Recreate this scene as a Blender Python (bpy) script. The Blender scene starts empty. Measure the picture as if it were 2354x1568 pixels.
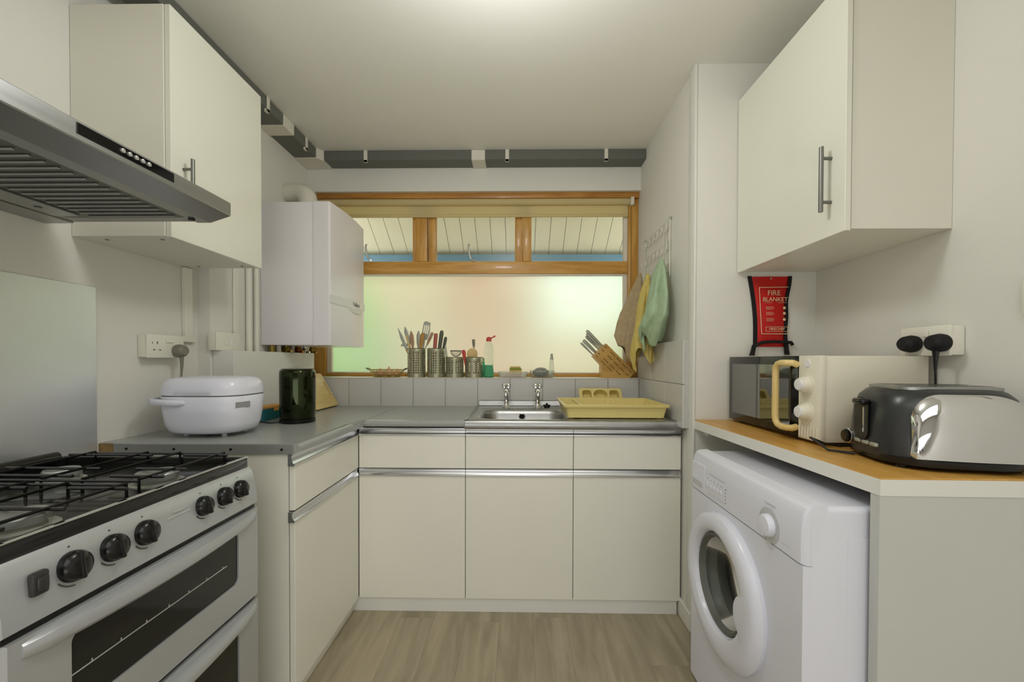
import bpy, bmesh, math, random
from mathutils import Matrix, Vector
random.seed(7)
PI = math.pi
sc = bpy.context.scene
C = sc.collection

# ---------------------------------------------------------------- camera, world, lamps, exposure
cam_d = bpy.data.cameras.new('camera')
cam = bpy.data.objects.new('camera', cam_d); C.objects.link(cam); sc.camera = cam
yaw, roll, pitch = math.radians(0.948), math.radians(0.134), math.radians(0.740)
r0 = Vector((math.cos(yaw), math.sin(yaw), 0)); d0 = Vector((-math.sin(yaw), math.cos(yaw), 0)); zz = Vector((0, 0, 1))
fw = d0 * math.cos(pitch) - zz * math.sin(pitch)
up = zz * math.cos(pitch) + d0 * math.sin(pitch)
rt = r0 * math.cos(roll) + up * math.sin(roll)
up2 = up * math.cos(roll) - r0 * math.sin(roll)
cam.matrix_world = Matrix(((rt.x, up2.x, -fw.x, 0), (rt.y, up2.y, -fw.y, 0), (rt.z, up2.z, -fw.z, 1.18), (0, 0, 0, 1)))
cam_d.sensor_width = 36.0; cam_d.lens = 951.5 / 2354 * 36; cam_d.shift_y = 0.02352
cam_d.clip_start = 0.02

w = bpy.data.worlds.new('world'); sc.world = w; w.use_nodes = True
bg = w.node_tree.nodes['Background']; bg.inputs[0].default_value = (0.93, 0.97, 1.0, 1); bg.inputs[1].default_value = 4.4

def area(name, loc, rot, sx, sy, power, col):
    l = bpy.data.lights.new(name, 'AREA'); l.shape = 'RECTANGLE'; l.size = sx; l.size_y = sy; l.energy = power; l.color = col
    o = bpy.data.objects.new(name, l); C.objects.link(o); o.location = loc; o.rotation_euler = rot
    return o
area('rear_fill_light', (0, -1.5, 0.55), (PI / 2, 0, 0), 2.0, 0.9, 13, (1.0, 1.0, 1.0))  # added low fill from behind the camera
area('overhead_fill_light', (0.0, -1.2, 2.42), (0, 0, 0), 2.0, 2.5, 26, (1.0, 1.0, 1.0))  # added overhead fill behind the camera, not a light fitting
pl = bpy.data.lights.new('point_fill_light', 'POINT'); pl.energy = 15; pl.shadow_soft_size = 0.12; pl.color = (1.0, 1.0, 1.0)  # added point fill just above the view, no fitting hangs here
po = bpy.data.objects.new('point_fill_light', pl); C.objects.link(po); po.location = (-0.05, 1.05, 2.16)
sc.view_settings.view_transform = 'Standard'
sc.view_settings.look = 'None'
sc.view_settings.gamma = 1.0
sc.view_settings.use_curve_mapping = False
sc.view_settings.exposure = -0.12

# ---------------------------------------------------------------- materials
def S(r, g, b):
    f = lambda c: (c / 255 / 12.92) if c / 255 <= 0.04045 else ((c / 255 + 0.055) / 1.055) ** 2.4
    return (f(r), f(g), f(b))
def M(name, col, rough=0.5, metal=0.0, var=0.04, scale=6.0, stretch=(1, 1, 1), bump=0.0, bscale=150.0, trans=0.0, ior=1.45, coat=0.0, spec=0.5, rvar=0.0):
    m = bpy.data.materials.new(name); m.use_nodes = True
    nt = m.node_tree; N = nt.nodes; L = nt.links; p = N['Principled BSDF']
    p.inputs['Roughness'].default_value = rough; p.inputs['Metallic'].default_value = metal
    p.inputs['Transmission Weight'].default_value = trans; p.inputs['IOR'].default_value = ior
    p.inputs['Coat Weight'].default_value = coat; p.inputs['Specular IOR Level'].default_value = spec
    tc = N.new('ShaderNodeTexCoord'); mp = N.new('ShaderNodeMapping'); mp.inputs['Scale'].default_value = stretch
    L.new(tc.outputs['Object'], mp.inputs[0])
    nz = N.new('ShaderNodeTexNoise'); nz.inputs['Scale'].default_value = scale; nz.inputs['Detail'].default_value = 4
    L.new(mp.outputs[0], nz.inputs['Vector'])
    cr = N.new('ShaderNodeMapRange'); cr.inputs[1].default_value = 0.3; cr.inputs[2].default_value = 0.7
    cr.inputs[3].default_value = 1 - var; cr.inputs[4].default_value = 1 + var
    L.new(nz.outputs['Fac'], cr.inputs[0])
    mx = N.new('ShaderNodeVectorMath'); mx.operation = 'SCALE'; mx.inputs[0].default_value = col
    L.new(cr.outputs[0], mx.inputs['Scale']); L.new(mx.outputs[0], p.inputs['Base Color'])
    if rvar:
        rr = N.new('ShaderNodeMapRange'); rr.inputs[1].default_value = 0.3; rr.inputs[2].default_value = 0.7
        rr.inputs[3].default_value = max(0.02, rough - rvar); rr.inputs[4].default_value = rough + rvar
        L.new(nz.outputs['Fac'], rr.inputs[0]); L.new(rr.outputs[0], p.inputs['Roughness'])
    if bump:
        n2 = N.new('ShaderNodeTexNoise'); n2.inputs['Scale'].default_value = bscale; n2.inputs['Detail'].default_value = 3
        L.new(mp.outputs[0], n2.inputs['Vector'])
        b = N.new('ShaderNodeBump'); b.inputs['Strength'].default_value = bump; b.inputs['Distance'].default_value = 0.002
        L.new(n2.outputs['Fac'], b.inputs['Height']); L.new(b.outputs[0], p.inputs['Normal'])
    return m
def wood(name, c1, c2, rough=0.4, axis='x', scale=7.0, coat=0.0, rnd=False):
    m = bpy.data.materials.new(name); m.use_nodes = True
    nt = m.node_tree; N = nt.nodes; L = nt.links; p = N['Principled BSDF']
    p.inputs['Roughness'].default_value = rough; p.inputs['Coat Weight'].default_value = coat
    tc = N.new('ShaderNodeTexCoord'); mp = N.new('ShaderNodeMapping')
    s = {'x': (0.12, 1, 1), 'y': (1, 0.12, 1), 'z': (1, 1, 0.12)}[axis]
    mp.inputs['Scale'].default_value = s
    L.new(tc.outputs['Object'], mp.inputs[0])
    oi = N.new('ShaderNodeObjectInfo')
    if rnd:
        ad = N.new('ShaderNodeVectorMath'); ad.operation = 'ADD'; sc_ = N.new('ShaderNodeMath'); sc_.operation = 'MULTIPLY'; sc_.inputs[1].default_value = 37.0
        L.new(oi.outputs['Random'], sc_.inputs[0]); L.new(mp.outputs[0], ad.inputs[0]); L.new(sc_.outputs[0], ad.inputs[1]); src = ad.outputs[0]
    else: src = mp.outputs[0]
    nz = N.new('ShaderNodeTexNoise'); nz.inputs['Scale'].default_value = scale * 4; nz.inputs['Detail'].default_value = 6; nz.inputs['Distortion'].default_value = 0.6
    L.new(src, nz.inputs['Vector'])
    cr = N.new('ShaderNodeValToRGB'); cr.color_ramp.elements[0].position = 0.35; cr.color_ramp.elements[1].position = 0.68
    cr.color_ramp.elements[0].color = (*c1, 1); cr.color_ramp.elements[1].color = (*c2, 1)
    L.new(nz.outputs['Fac'], cr.inputs[0])
    out = cr.outputs[0]
    if rnd:
        mr = N.new('ShaderNodeMapRange'); mr.inputs[3].default_value = 0.95; mr.inputs[4].default_value = 1.05
        L.new(oi.outputs['Random'], mr.inputs[0])
        vm = N.new('ShaderNodeVectorMath'); vm.operation = 'SCALE'; L.new(out, vm.inputs[0]); L.new(mr.outputs[0], vm.inputs['Scale']); out = vm.outputs[0]
    L.new(out, p.inputs['Base Color'])
    b = N.new('ShaderNodeBump'); b.inputs['Strength'].default_value = 0.08; b.inputs['Distance'].default_value = 0.001
    L.new(nz.outputs['Fac'], b.inputs['Height']); L.new(b.outputs[0], p.inputs['Normal'])
    return m

m_wall = M('wall_paint', S(228, 226, 217), 0.75, var=0.015, scale=2, bump=0.15, bscale=90)
m_ceil = M('ceiling_paint', S(237, 236, 227), 0.8, var=0.012, scale=1.5)
m_white = M('white_gloss_paint', S(228, 227, 219), 0.4, var=0.012, scale=5)
m_cab = M('cream_laminate', S(237, 235, 222), 0.38, var=0.015, scale=3)
m_cabgloss = M('white_gloss_door', S(232, 231, 216), 0.16, var=0.01, scale=3)
m_carc = M('white_melamine', S(228, 226, 212), 0.4, var=0.012, scale=4)
m_enamel = M('white_enamel', S(226, 227, 237), 0.22, var=0.008, scale=4)
m_plastic = M('white_plastic', S(230, 229, 226), 0.3, var=0.01, scale=9)
m_socket = M('socket_plastic', S(232, 229, 214), 0.35, var=0.01, scale=9)
m_greyplug = M('grey_plastic', S(128, 124, 110), 0.45)
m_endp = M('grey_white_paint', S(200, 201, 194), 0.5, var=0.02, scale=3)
m_duct = M('grey_duct_plastic', S(106, 108, 101), 0.5, var=0.03, scale=6)
m_ductw = M('duct_white_plastic', S(226, 223, 208), 0.45)
m_black = M('black_plastic', S(20, 20, 20), 0.22, var=0.1, scale=20)
m_blackg = M('black_gloss', S(8, 8, 8), 0.06, var=0.1, scale=20)
m_glassmw = M('mirror_dark_glass', S(14, 15, 14), 0.04, ior=3.2, var=0.05)
m_switch = M('dark_grey_switch', S(52, 52, 50), 0.4)
m_grate = M('black_enamel_iron', S(18, 18, 17), 0.2, var=0.2, scale=30)
m_hob = M('hob_enamel', S(38, 38, 35), 0.16, var=0.12, scale=12, rvar=0.08)
m_silver = M('silver_painted_steel', S(186, 188, 190), 0.34, metal=0.4, var=0.03, scale=5)
m_steel = M('brushed_steel', S(164, 165, 163), 0.34, metal=0.85, var=0.03, scale=4, stretch=(12, 1, 12), rvar=0.04)
m_splash = M('brushed_steel_sheet', S(224, 226, 228), 0.36, metal=0.75, var=0.04, scale=2.5, rvar=0.06)
m_sink = M('sink_steel', S(170, 170, 168), 0.36, metal=1.0, var=0.05, scale=20, rvar=0.07)
m_chrome = M('chrome', S(222, 222, 224), 0.06, metal=1.0, var=0.02)
m_pull = M('polished_aluminium', S(206, 207, 209), 0.24, metal=1.0, var=0.06, scale=6, stretch=(1, 1, 8))
m_top = M('grey_laminate', S(160, 162, 158), 0.27, var=0.04, scale=60)
m_alu = M('aluminium_edging', S(166, 168, 164), 0.4, metal=0.6, var=0.03)
m_chip = M('raw_chipboard', S(150, 122, 78), 0.8, var=0.3, scale=80)
m_tile = M('glazed_grey_tile', S(202, 201, 196), 0.32, var=0.015, scale=3)
m_grout = M('grout', S(190, 189, 182), 0.85, var=0.05, scale=40)
m_yellow = M('yellow_plastic', S(226, 208, 134), 0.38, var=0.02, scale=10)
m_glassdark = M('dark_oven_glass', S(34, 36, 33), 0.07, var=0.05, scale=6)
m_inside = M('oven_cavity_enamel', S(60, 60, 56), 0.4, var=0.1)
m_rubber = M('grey_rubber', S(96, 98, 90), 0.5, var=0.06)
m_drum = M('drum_steel', S(150, 150, 140), 0.35, metal=0.9)
m_red = M('red_fabric', S(196, 20, 14), 0.5, var=0.10, scale=18, bump=0.2, bscale=60)
m_blackfab = M('black_webbing', S(16, 15, 17), 0.7, var=0.15, scale=60)
m_print = M('cream_print', S(238, 200, 160), 0.6, var=0.03)
m_kettle = M('olive_black_gloss', S(36, 45, 16), 0.07, metal=0.85, var=0.15, scale=4, coat=0.3)
m_handlemetal = M('satin_grey_handle', S(122, 122, 116), 0.35, metal=0.7)
m_copper = M('copper_pipe', S(150, 92, 50), 0.35, metal=1.0, var=0.15)
m_brass = M('brass', S(150, 128, 66), 0.35, metal=1.0, var=0.15)
m_pine = wood('varnished_pine', S(190, 138, 56), S(216, 166, 86), 0.35, 'x', 9, coat=0.2)
m_pinez = wood('varnished_pine_upright', S(190, 138, 56), S(216, 166, 86), 0.35, 'z', 9, coat=0.2)
m_pined = wood('dark_varnished_pine', S(164, 110, 42), S(198, 142, 66), 0.35, 'x', 9, coat=0.2)
m_oak = wood('oak_worktop', S(196, 146, 64), S(216, 170, 92), 0.35, 'y', 6)
m_bamboo = wood('bamboo', S(214, 186, 112), S(232, 208, 144), 0.45, 'y', 8)
m_block = wood('beech_block', S(184, 142, 66), S(206, 164, 88), 0.45, 'x', 6)
m_slot = M('dark_groove', S(92, 62, 22), 0.7)
m_spoon = wood('utensil_wood', S(160, 116, 52), S(196, 152, 84), 0.55, 'z', 10)
m_paleW = wood('pale_wood', S(208, 176, 112), S(224, 196, 138), 0.55, 'z', 10)
m_potsteel = M('pot_steel', S(168, 166, 140), 0.36, metal=0.7, var=0.05, scale=10, stretch=(6, 6, 0.3), rvar=0.05)
m_greymetal = M('dull_steel', S(172, 174, 162), 0.38, metal=0.4, var=0.06)
m_darkhandle = M('dark_handle', S(84, 86, 72), 0.45, var=0.1)
m_redhandle = M('red_handle', S(178, 98, 84), 0.5, var=0.1)
m_pinkhandle = M('brown_handle', S(172, 136, 108), 0.5, var=0.1)
m_redcap = M('red_cap_plastic', S(198, 66, 58), 0.4)
m_green = M('green_washing_up_liquid', S(60, 206, 146), 0.12, trans=0.3, ior=1.33, var=0.02)
m_clear = M('clear_plastic', S(240, 244, 238), 0.06, trans=0.93, ior=1.2, var=0.0)
m_cloudy = M('cloudy_plastic', S(244, 246, 240), 0.18, trans=0.75, ior=1.2, var=0.0)
m_teal = M('teal_plastic', S(30, 116, 122), 0.5, var=0.08)
m_orange = M('orange_plastic', S(224, 160, 70), 0.5)
m_gold = M('gold_wire', S(176, 150, 84), 0.35, metal=0.7, var=0.08)
m_garlic = M('onion_skin', S(222, 180, 140), 0.5, var=0.12, scale=30)
m_sponge = M('sponge', S(206, 186, 116), 0.85, var=0.1, scale=60, bump=0.5)
m_spongeg = M('scourer', S(150, 154, 62), 0.9, var=0.15, scale=90, bump=0.6)
m_scrub = M('steel_wool', S(150, 152, 146), 0.5, metal=0.5, var=0.3, scale=90, bump=0.8)
m_soap = M('pink_soap', S(214, 166, 130), 0.5)
m_creamp = M('cream_enamel', S(228, 223, 204), 0.3, var=0.01)
m_mwhandle = wood('pale_wood_handle', S(216, 188, 118), S(230, 204, 140), 0.4, 'z', 6)
m_toastpl = M('charcoal_plastic', S(66, 67, 67), 0.3, metal=0.5, var=0.08)
m_towelg = M('green_terry', S(168, 190, 156), 0.95, var=0.08, scale=40, bump=0.7, bscale=350)
m_towely = M('yellow_terry', S(214, 194, 112), 0.95, var=0.08, scale=40, bump=0.7, bscale=350)
m_towelb = M('beige_terry', S(180, 160, 126), 0.95, var=0.08, scale=40, bump=0.7, bscale=350)
m_wire = M('white_coated_wire', S(216, 214, 200), 0.4)
m_boil = M('boiler_enamel', S(236, 232, 233), 0.2, var=0.008)
m_blind = M('cream_blind', S(222, 206, 150), 0.7, var=0.03, scale=20, trans=0.0)
m_bead = M('white_glazing_bead', S(226, 220, 204), 0.4)
m_soffit = M('white_soffit_board', S(194, 187, 160), 0.6, var=0.02)
m_blue = M('blue_grey_beam', S(92, 128, 146), 0.5, var=0.15, scale=4, stretch=(0.3, 2, 2))
m_paving = M('pale_paving', S(206, 200, 186), 0.8, var=0.06, scale=3)
m_render = M('pink_beige_render', S(162, 124, 96), 0.8, var=0.05, scale=2)
m_cream = M('cream_render', S(182, 168, 138), 0.85, var=0.03, scale=1.5)
m_backdrop = M('pale_backdrop', S(212, 226, 220), 0.7, var=0.02, scale=1.5)
m_leaf = M('hedge_leaves', S(84, 150, 60), 0.6, var=0.3, scale=12)
m_plank = wood('grey_brown_vinyl', S(150, 139, 115), S(176, 164, 138), 0.42, 'y', 5, rnd=True)
m_sub = M('subfloor', S(104, 95, 80), 0.9)
m_filter = M('filter_mesh', S(120, 121, 114), 0.45, metal=0.9, var=0.25, scale=400)
m_led = M('button_steel', S(214, 214, 210), 0.2, metal=0.6)
m_dial = M('dial_grey', S(196, 197, 198), 0.35)
m_logo = M('logo_grey', S(120, 118, 116), 0.5)
m_mark = M('printed_mark', S(70, 70, 66), 0.6)
m_display = M('grey_display', S(150, 150, 150), 0.3)

def glass_pane(name):
    m = bpy.data.materials.new(name); m.use_nodes = True; nt = m.node_tree; N = nt.nodes; L = nt.links
    N.remove(N['Principled BSDF']); out = N['Material Output']
    t = N.new('ShaderNodeBsdfTransparent'); t.inputs[0].default_value = (0.97, 0.98, 0.97, 1)
    g = N.new('ShaderNodeBsdfGlossy'); g.inputs['Roughness'].default_value = 0.3
    fr = N.new('ShaderNodeFresnel'); fr.inputs[0].default_value = 1.35
    mx = N.new('ShaderNodeMixShader'); L.new(fr.outputs[0], mx.inputs[0]); L.new(t.outputs[0], mx.inputs[1]); L.new(g.outputs[0], mx.inputs[2]); L.new(mx.outputs[0], out.inputs[0])
    return m
m_pane = glass_pane('clear_window_glass')
def frosted():
    m = bpy.data.materials.new('frosted_window_glass'); m.use_nodes = True; nt = m.node_tree; N = nt.nodes; L = nt.links
    N.remove(N['Principled BSDF']); out = N['Material Output']
    t = N.new('ShaderNodeBsdfTranslucent'); t.inputs[0].default_value = (0.78, 0.77, 0.69, 1)
    g = N.new('ShaderNodeBsdfRefraction'); g.inputs['Roughness'].default_value = 0.42; g.inputs['IOR'].default_value = 1.4; g.inputs[0].default_value = (0.98, 0.97, 0.90, 1)
    tc = N.new('ShaderNodeTexCoord'); nz = N.new('ShaderNodeTexNoise'); nz.inputs['Scale'].default_value = 4
    L.new(tc.outputs['Object'], nz.inputs['Vector'])
    mr = N.new('ShaderNodeMapRange'); mr.inputs[3].default_value = 0.66; mr.inputs[4].default_value = 0.74; L.new(nz.outputs['Fac'], mr.inputs[0])
    mx = N.new('ShaderNodeMixShader'); L.new(mr.outputs[0], mx.inputs[0]); L.new(t.outputs[0], mx.inputs[1]); L.new(g.outputs[0], mx.inputs[2])
    gl = N.new('ShaderNodeBsdfGlossy'); gl.inputs['Roughness'].default_value = 0.3
    m2 = N.new('ShaderNodeMixShader'); m2.inputs[0].default_value = 0.04; L.new(mx.outputs[0], m2.inputs[1]); L.new(gl.outputs[0], m2.inputs[2])
    L.new(m2.outputs[0], out.inputs[0])
    return m
m_bowl = glass_pane('porthole_glass')
m_frost = frosted()
def blind_fabric():
    m = bpy.data.materials.new('cream_blind_fabric'); m.use_nodes = True; nt = m.node_tree; N = nt.nodes; L = nt.links
    p = N['Principled BSDF']; p.inputs['Base Color'].default_value = (*S(238, 226, 178), 1); p.inputs['Roughness'].default_value = 0.8
    t = N.new('ShaderNodeBsdfTranslucent'); t.inputs[0].default_value = (*S(244, 228, 176), 1)
    tc = N.new('ShaderNodeTexCoord'); wv = N.new('ShaderNodeTexWave'); wv.inputs['Scale'].default_value = 300; wv.inputs['Distortion'].default_value = 1
    L.new(tc.outputs['Object'], wv.inputs['Vector'])
    mr = N.new('ShaderNodeMapRange'); mr.inputs[3].default_value = 0.46; mr.inputs[4].default_value = 0.52; L.new(wv.outputs['Fac'], mr.inputs[0])
    mx = N.new('ShaderNodeMixShader'); L.new(mr.outputs[0], mx.inputs[0]); L.new(p.outputs[0], mx.inputs[1]); L.new(t.outputs[0], mx.inputs[2]); L.new(mx.outputs[0], N['Material Output'].inputs[0])
    return m
m_fabric = blind_fabric()

# ---------------------------------------------------------------- mesh helper
class G:
    def __init__(s): s.bm = bmesh.new()
    def box(s, x0, x1, y0, y1, z0, z1, bev=0.0, seg=2, rot=None, piv=None):
        r = bmesh.ops.create_cube(s.bm, size=1.0)
        vs = r['verts']
        for v in vs:
            v.co = Vector(((x0 + x1) / 2 + v.co.x * (x1 - x0), (y0 + y1) / 2 + v.co.y * (y1 - y0), (z0 + z1) / 2 + v.co.z * (z1 - z0)))
        if bev:
            es = {e for v in vs for e in v.link_edges}
            rr = bmesh.ops.bevel(s.bm, geom=list(es), offset=bev, segments=seg, affect='EDGES', profile=0.5, clamp_overlap=True)
            vs = list({v for f in rr['faces'] for v in f.verts} | {v for v in vs if v.is_valid})
        if rot is not None:
            p = Vector(piv); m = rot.to_3x3() if len(rot) == 4 else rot
            for v in vs: v.co = p + m @ (v.co - p)
        return s
    def loft(s, rings, cap0=True, cap1=True, closed=True):
        R = [[s.bm.verts.new(p) for p in r] for r in rings]
        n = len(R[0])
        for a, b in zip(R[:-1], R[1:]):
            for i in range(n if closed else n - 1):
                j = (i + 1) % n
                try: s.bm.faces.new((a[i], a[j], b[j], b[i]))
                except ValueError: pass
        if cap0 and closed: s.bm.faces.new(R[0][::-1])
        if cap1 and closed: s.bm.faces.new(R[-1])
        return s
    def cyl(s, p0, p1, r0, r1=None, n=20):
        return s.tube([p0, p1], [r0, r0 if r1 is None else r1], n)
    def tube(s, pts, r, n=8, closed=False, caps=True):
        pts = [Vector(p) for p in pts]; k = len(pts)
        rs = r if isinstance(r, (list, tuple)) else [r] * k
        rings = []; prev = None
        for i, p in enumerate(pts):
            if closed: t = pts[(i + 1) % k] - pts[i - 1]
            else: t = pts[min(i + 1, k - 1)] - pts[max(i - 1, 0)]
            t.normalize()
            if prev is None:
                a = Vector((0, 0, 1)) if abs(t.z) < 0.9 else Vector((1, 0, 0)); u = t.cross(a).normalized()
            else:
                u = prev - t * prev.dot(t)
                if u.length < 1e-6: u = t.orthogonal()
                u.normalize()
            prev = u; v = t.cross(u)
            rings.append([p + (u * math.cos(2 * PI * j / n) + v * math.sin(2 * PI * j / n)) * rs[i] for j in range(n)])
        if closed: rings.append(rings[0][:]); return s.loft(rings, False, False)
        return s.loft(rings, caps, caps)
    def lathe(s, prof, o=(0, 0, 0), n=32, M_=None, cap0=True, cap1=True):
        m = M_ or Matrix.Identity(3); o = Vector(o)
        return s.loft([[o + m @ Vector((r * math.cos(2 * PI * j / n), r * math.sin(2 * PI * j / n), z)) for j in range(n)] for r, z in prof], cap0, cap1)
    def prism(s, pts, fn, d0, d1):
        return s.loft([[fn(u, v, d0) for u, v in pts], [fn(u, v, d1) for u, v in pts]])
    def plate(s, outer, holes, fn, d0, d1):
        for d in (d0, d1):
            es = []
            for lp in [outer] + holes:
                vs = [s.bm.verts.new(fn(u, v, d)) for u, v in lp]
                es += [s.bm.edges.new((vs[i], vs[(i + 1) % len(vs)])) for i in range(len(vs))]
            bmesh.ops.triangle_fill(s.bm, edges=es, use_beauty=True)
        for lp in [outer] + holes:
            s.loft([[fn(u, v, d0) for u, v in lp], [fn(u, v, d1) for u, v in lp]], False, False)
        return s
    def sphere(s, c, r, sc_=(1, 1, 1), n=20):
        prof = [(max(1e-4, math.sin(PI * i / 12)) * r, -math.cos(PI * i / 12) * r) for i in range(13)]
        c = Vector(c)
        return s.loft([[c + Vector((q * math.cos(2 * PI * j / n) * sc_[0], q * math.sin(2 * PI * j / n) * sc_[1], z * sc_[2])) for j in range(n)] for q, z in prof])
    def make(s, name, mat, parent=None, ang=0.6, flat=False, mods=None):
        bmesh.ops.remove_doubles(s.bm, verts=s.bm.verts, dist=1e-5)
        bmesh.ops.recalc_face_normals(s.bm, faces=s.bm.faces)
        me = bpy.data.meshes.new(name); s.bm.to_mesh(me); s.bm.free()
        me.materials.append(mat)
        if not flat:
            me.polygons.foreach_set('use_smooth', [True] * len(me.polygons)); me.set_sharp_from_angle(angle=ang)
        return link(name, me, parent)
def link(name, me, parent=None):
    o = bpy.data.objects.new(name, me); C.objects.link(o)
    if parent is not None: put(o, parent)
    return o
LOC = {}
def put(o, parent):
    o.parent = parent
    o.matrix_parent_inverse = LOC.get(parent.name, Matrix.Identity(4)).inverted()
def thing(name, label, cat, loc=(0, 0, 0), group=None):
    o = bpy.data.objects.new(name, None); C.objects.link(o); o.location = loc; o.empty_display_size = 0.05
    LOC[o.name] = Matrix.Translation(Vector(loc))
    return tag(o, label, cat, group)
def tag(o, label, cat, group=None):
    o['label'] = label; o['category'] = cat
    if group: o['group'] = group
    return o
def struct(o): o['kind'] = 'structure'; return o
def lab(o, label): o['label'] = label; return o
def dup(root, off, label=None, rotz=0.0):
    r = root.copy(); C.objects.link(r)
    if label: r['label'] = label
    LOC[r.name] = LOC.get(root.name, Matrix.Identity(4))
    for ch in root.children:
        c = ch.copy(); C.objects.link(c); c.parent = r
        for g in ch.children:
            d = g.copy(); C.objects.link(d); d.parent = c
    r.location = Vector(root.location) + Vector(off)
    r.rotation_euler.z += rotz
    return r
XZ = lambda y0: (lambda u, v, d: Vector((u, d, v)))
fXZ = lambda u, v, d: Vector((u, d, v))      # profile in x,z extruded along y
fYZ = lambda u, v, d: Vector((d, u, v))      # profile in y,z extruded along x
fXY = lambda u, v, d: Vector((u, v, d))
def sell(cx, cy, ax, ay, z, e=4.0, n=64):
    out = []
    for j in range(n):
        t = 2 * PI * j / n; c, s_ = math.cos(t), math.sin(t)
        out.append(Vector((cx + ax * math.copysign(abs(c) ** (2 / e), c), cy + ay * math.copysign(abs(s_) ** (2 / e), s_), z)))
    return out
def rrect(cx, cy, hx, hy, r, n=6):
    out = []
    for k, (sx, sy) in enumerate(((1, 1), (-1, 1), (-1, -1), (1, -1))):
        for i in range(n + 1):
            t = PI / 2 * (k + i / n)
            out.append((cx + sx * (hx - r) + r * math.cos(t), cy + sy * (hy - r) + r * math.sin(t)))
    return out
def circ(cx, cy, rx, ry=None, n=24): return [(cx + rx * math.cos(2 * PI * i / n), cy + (ry or rx) * math.sin(2 * PI * i / n)) for i in range(n)]
def text(body, size, name, mat, parent, mw, depth=0.0004):
    cu = bpy.data.curves.new(name, 'FONT'); cu.body = body; cu.size = size; cu.extrude = depth; cu.align_x = 'CENTER'; cu.align_y = 'CENTER'; cu.resolution_u = 3
    t = bpy.data.objects.new(name, cu); C.objects.link(t)
    dg = bpy.context.evaluated_depsgraph_get(); dg.update()
    me = bpy.data.meshes.new_from_object(t.evaluated_get(dg)); bpy.data.objects.remove(t); bpy.data.curves.remove(cu)
    me.name = name; me.transform(mw); me.materials.clear(); me.materials.append(mat)
    return link(name, me, parent)

# ================================================================ SETTING
fl = struct(G().box(-1.6, 1.5, -3.6, 2.8, -0.08, -0.004).make('floor', m_sub))
g = G().box(-0.0748, 0.0748, -0.5998, 0.5998, -0.004, 0.0, 0.0002, 1); pk = g.make('plank', m_plank, fl)
first = True
for i in range(18):
    off = random.uniform(0, 1.2)
    for k in range(-3, 4):
        y = k * 1.2 + off
        if y < -1.9 or y > 2.7: continue
        o = pk if first else pk.copy()
        if not first: C.objects.link(o); o.parent = fl
        first = False
        o.location = (-1.36 + i * 0.15, y, 0)
cl = struct(G().box(-1.6, 1.5, -3.6, 2.75, 2.44, 2.54).make('ceiling', m_ceil))
struct(G().prism([(-1.395, -3.6), (-1.395, 1.775), (-1.34, 1.775), (-1.34, 2.76), (-1.6, 2.76), (-1.6, -3.6)], fXY, 0, 2.44).make('wall_left', m_wall, flat=True))
WR = lambda y: 1.170 + 0.0535 * y
struct(G().prism([(WR(0.5), -3.6), (WR(0.5), 0.5), (WR(1.79), 1.79), (1.45, 1.79), (1.45, -3.6)], fXY, 0, 2.44).make('wall_right', m_wall, flat=True))
pier = struct(G().box(0.757, 1.45, 1.79, 2.76, 0, 2.44).make('wall_pier', m_wall, flat=True))
struct(G().box(0.747, 0.757, 1.785, 1.852, 0.0, 2.44, 0.003, 2).make('trim_1', m_white))
struct(G().box(-1.6, 1.45, -3.7, -3.6, 0, 2.44).make('wall_rear', m_wall, flat=True))
wb = struct(G().box(-1.34, 0.757, 2.605, 2.76, 2.237, 2.44).box(-1.34, 0.757, 2.505, 2.76, 0, 1.066).make('wall_back', m_wall, flat=True))
struct(G().box(-1.34, 0.757, 2.488, 2.66, 1.066, 1.0705, 0.0015, 1).make('trim_2', m_bead))
# tiles on the back wall
gt = G().box(-1.34, 0.73, 2.4985, 2.505, 0.88, 1.066).make('grout', m_grout, wb)
xs = [-1.34] + [-1.226 + 0.1957 * i for i in range(10)] + [0.72]
for a, b in zip(xs[:-1], xs[1:]):
    G().box(a + 0.001, b - 0.001, 2.49, 2.4985, 0.882, 1.066, 0.0012, 1).make('tile', m_tile, wb)
# tile panel on the side of the pier
G().box(0.729, 0.757, 1.83, 2.49, 0.88, 1.266).make('grout', m_grout, pier)
for za, zb in ((0.88, 1.0715), (1.0735, 1.268)):
    for ya, yb in ((1.83, 2.053), (2.055, 2.27), (2.272, 2.4895)):
        G().box(0.720, 0.729, ya, yb - 0.001, za, zb, 0.0012, 1).make('tile', m_tile, pier)
# plinth
struct(G().box(-0.79, 0.735, 1.918, 1.935, 0, 0.066, 0.001, 1).make('baseboard_back', m_white))
struct(G().box(0.742, 0.757, 1.79, 2.3, 0, 0.08, 0.003, 1).make('baseboard_right', m_white))

# window
win = struct(G().box(-1.34, 0.757, 2.63, 2.735, 2.203, 2.240, 0.004, 2).make('window_1', m_pined))
G().box(-1.335, -1.25, 2.655, 2.735, 1.0705, 2.203, 0.004, 2).make('jamb', m_pinez, win)
G().box(0.694, 0.757, 2.655, 2.735, 1.0705, 2.203, 0.004, 2).make('jamb', m_pinez, win)
G().box(-1.25, 0.694, 2.662, 2.735, 1.732, 1.811, 0.004, 2).make('transom', m_pine, win)
G().box(-1.25, 0.694, 2.662, 2.735, 1.0705, 1.091, 0.003, 2).make('bottom_rail', m_pine, win)
for a, b, y in ((-0.664, -0.592, 2.660), (0.024, 0.078, 2.660)):
    G().box(a, b, y, 2.735, 1.811, 2.203, 0.004, 2).make('mullion', m_pinez, win)
for a, b in ((-0.689, -0.666), (-0.583, -0.539), (-0.027, 0.022)):
    G().box(a, b, 2.676, 2.73, 1.811, 2.203, 0.003, 2).make('sash_stile', m_pinez, win)
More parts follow.
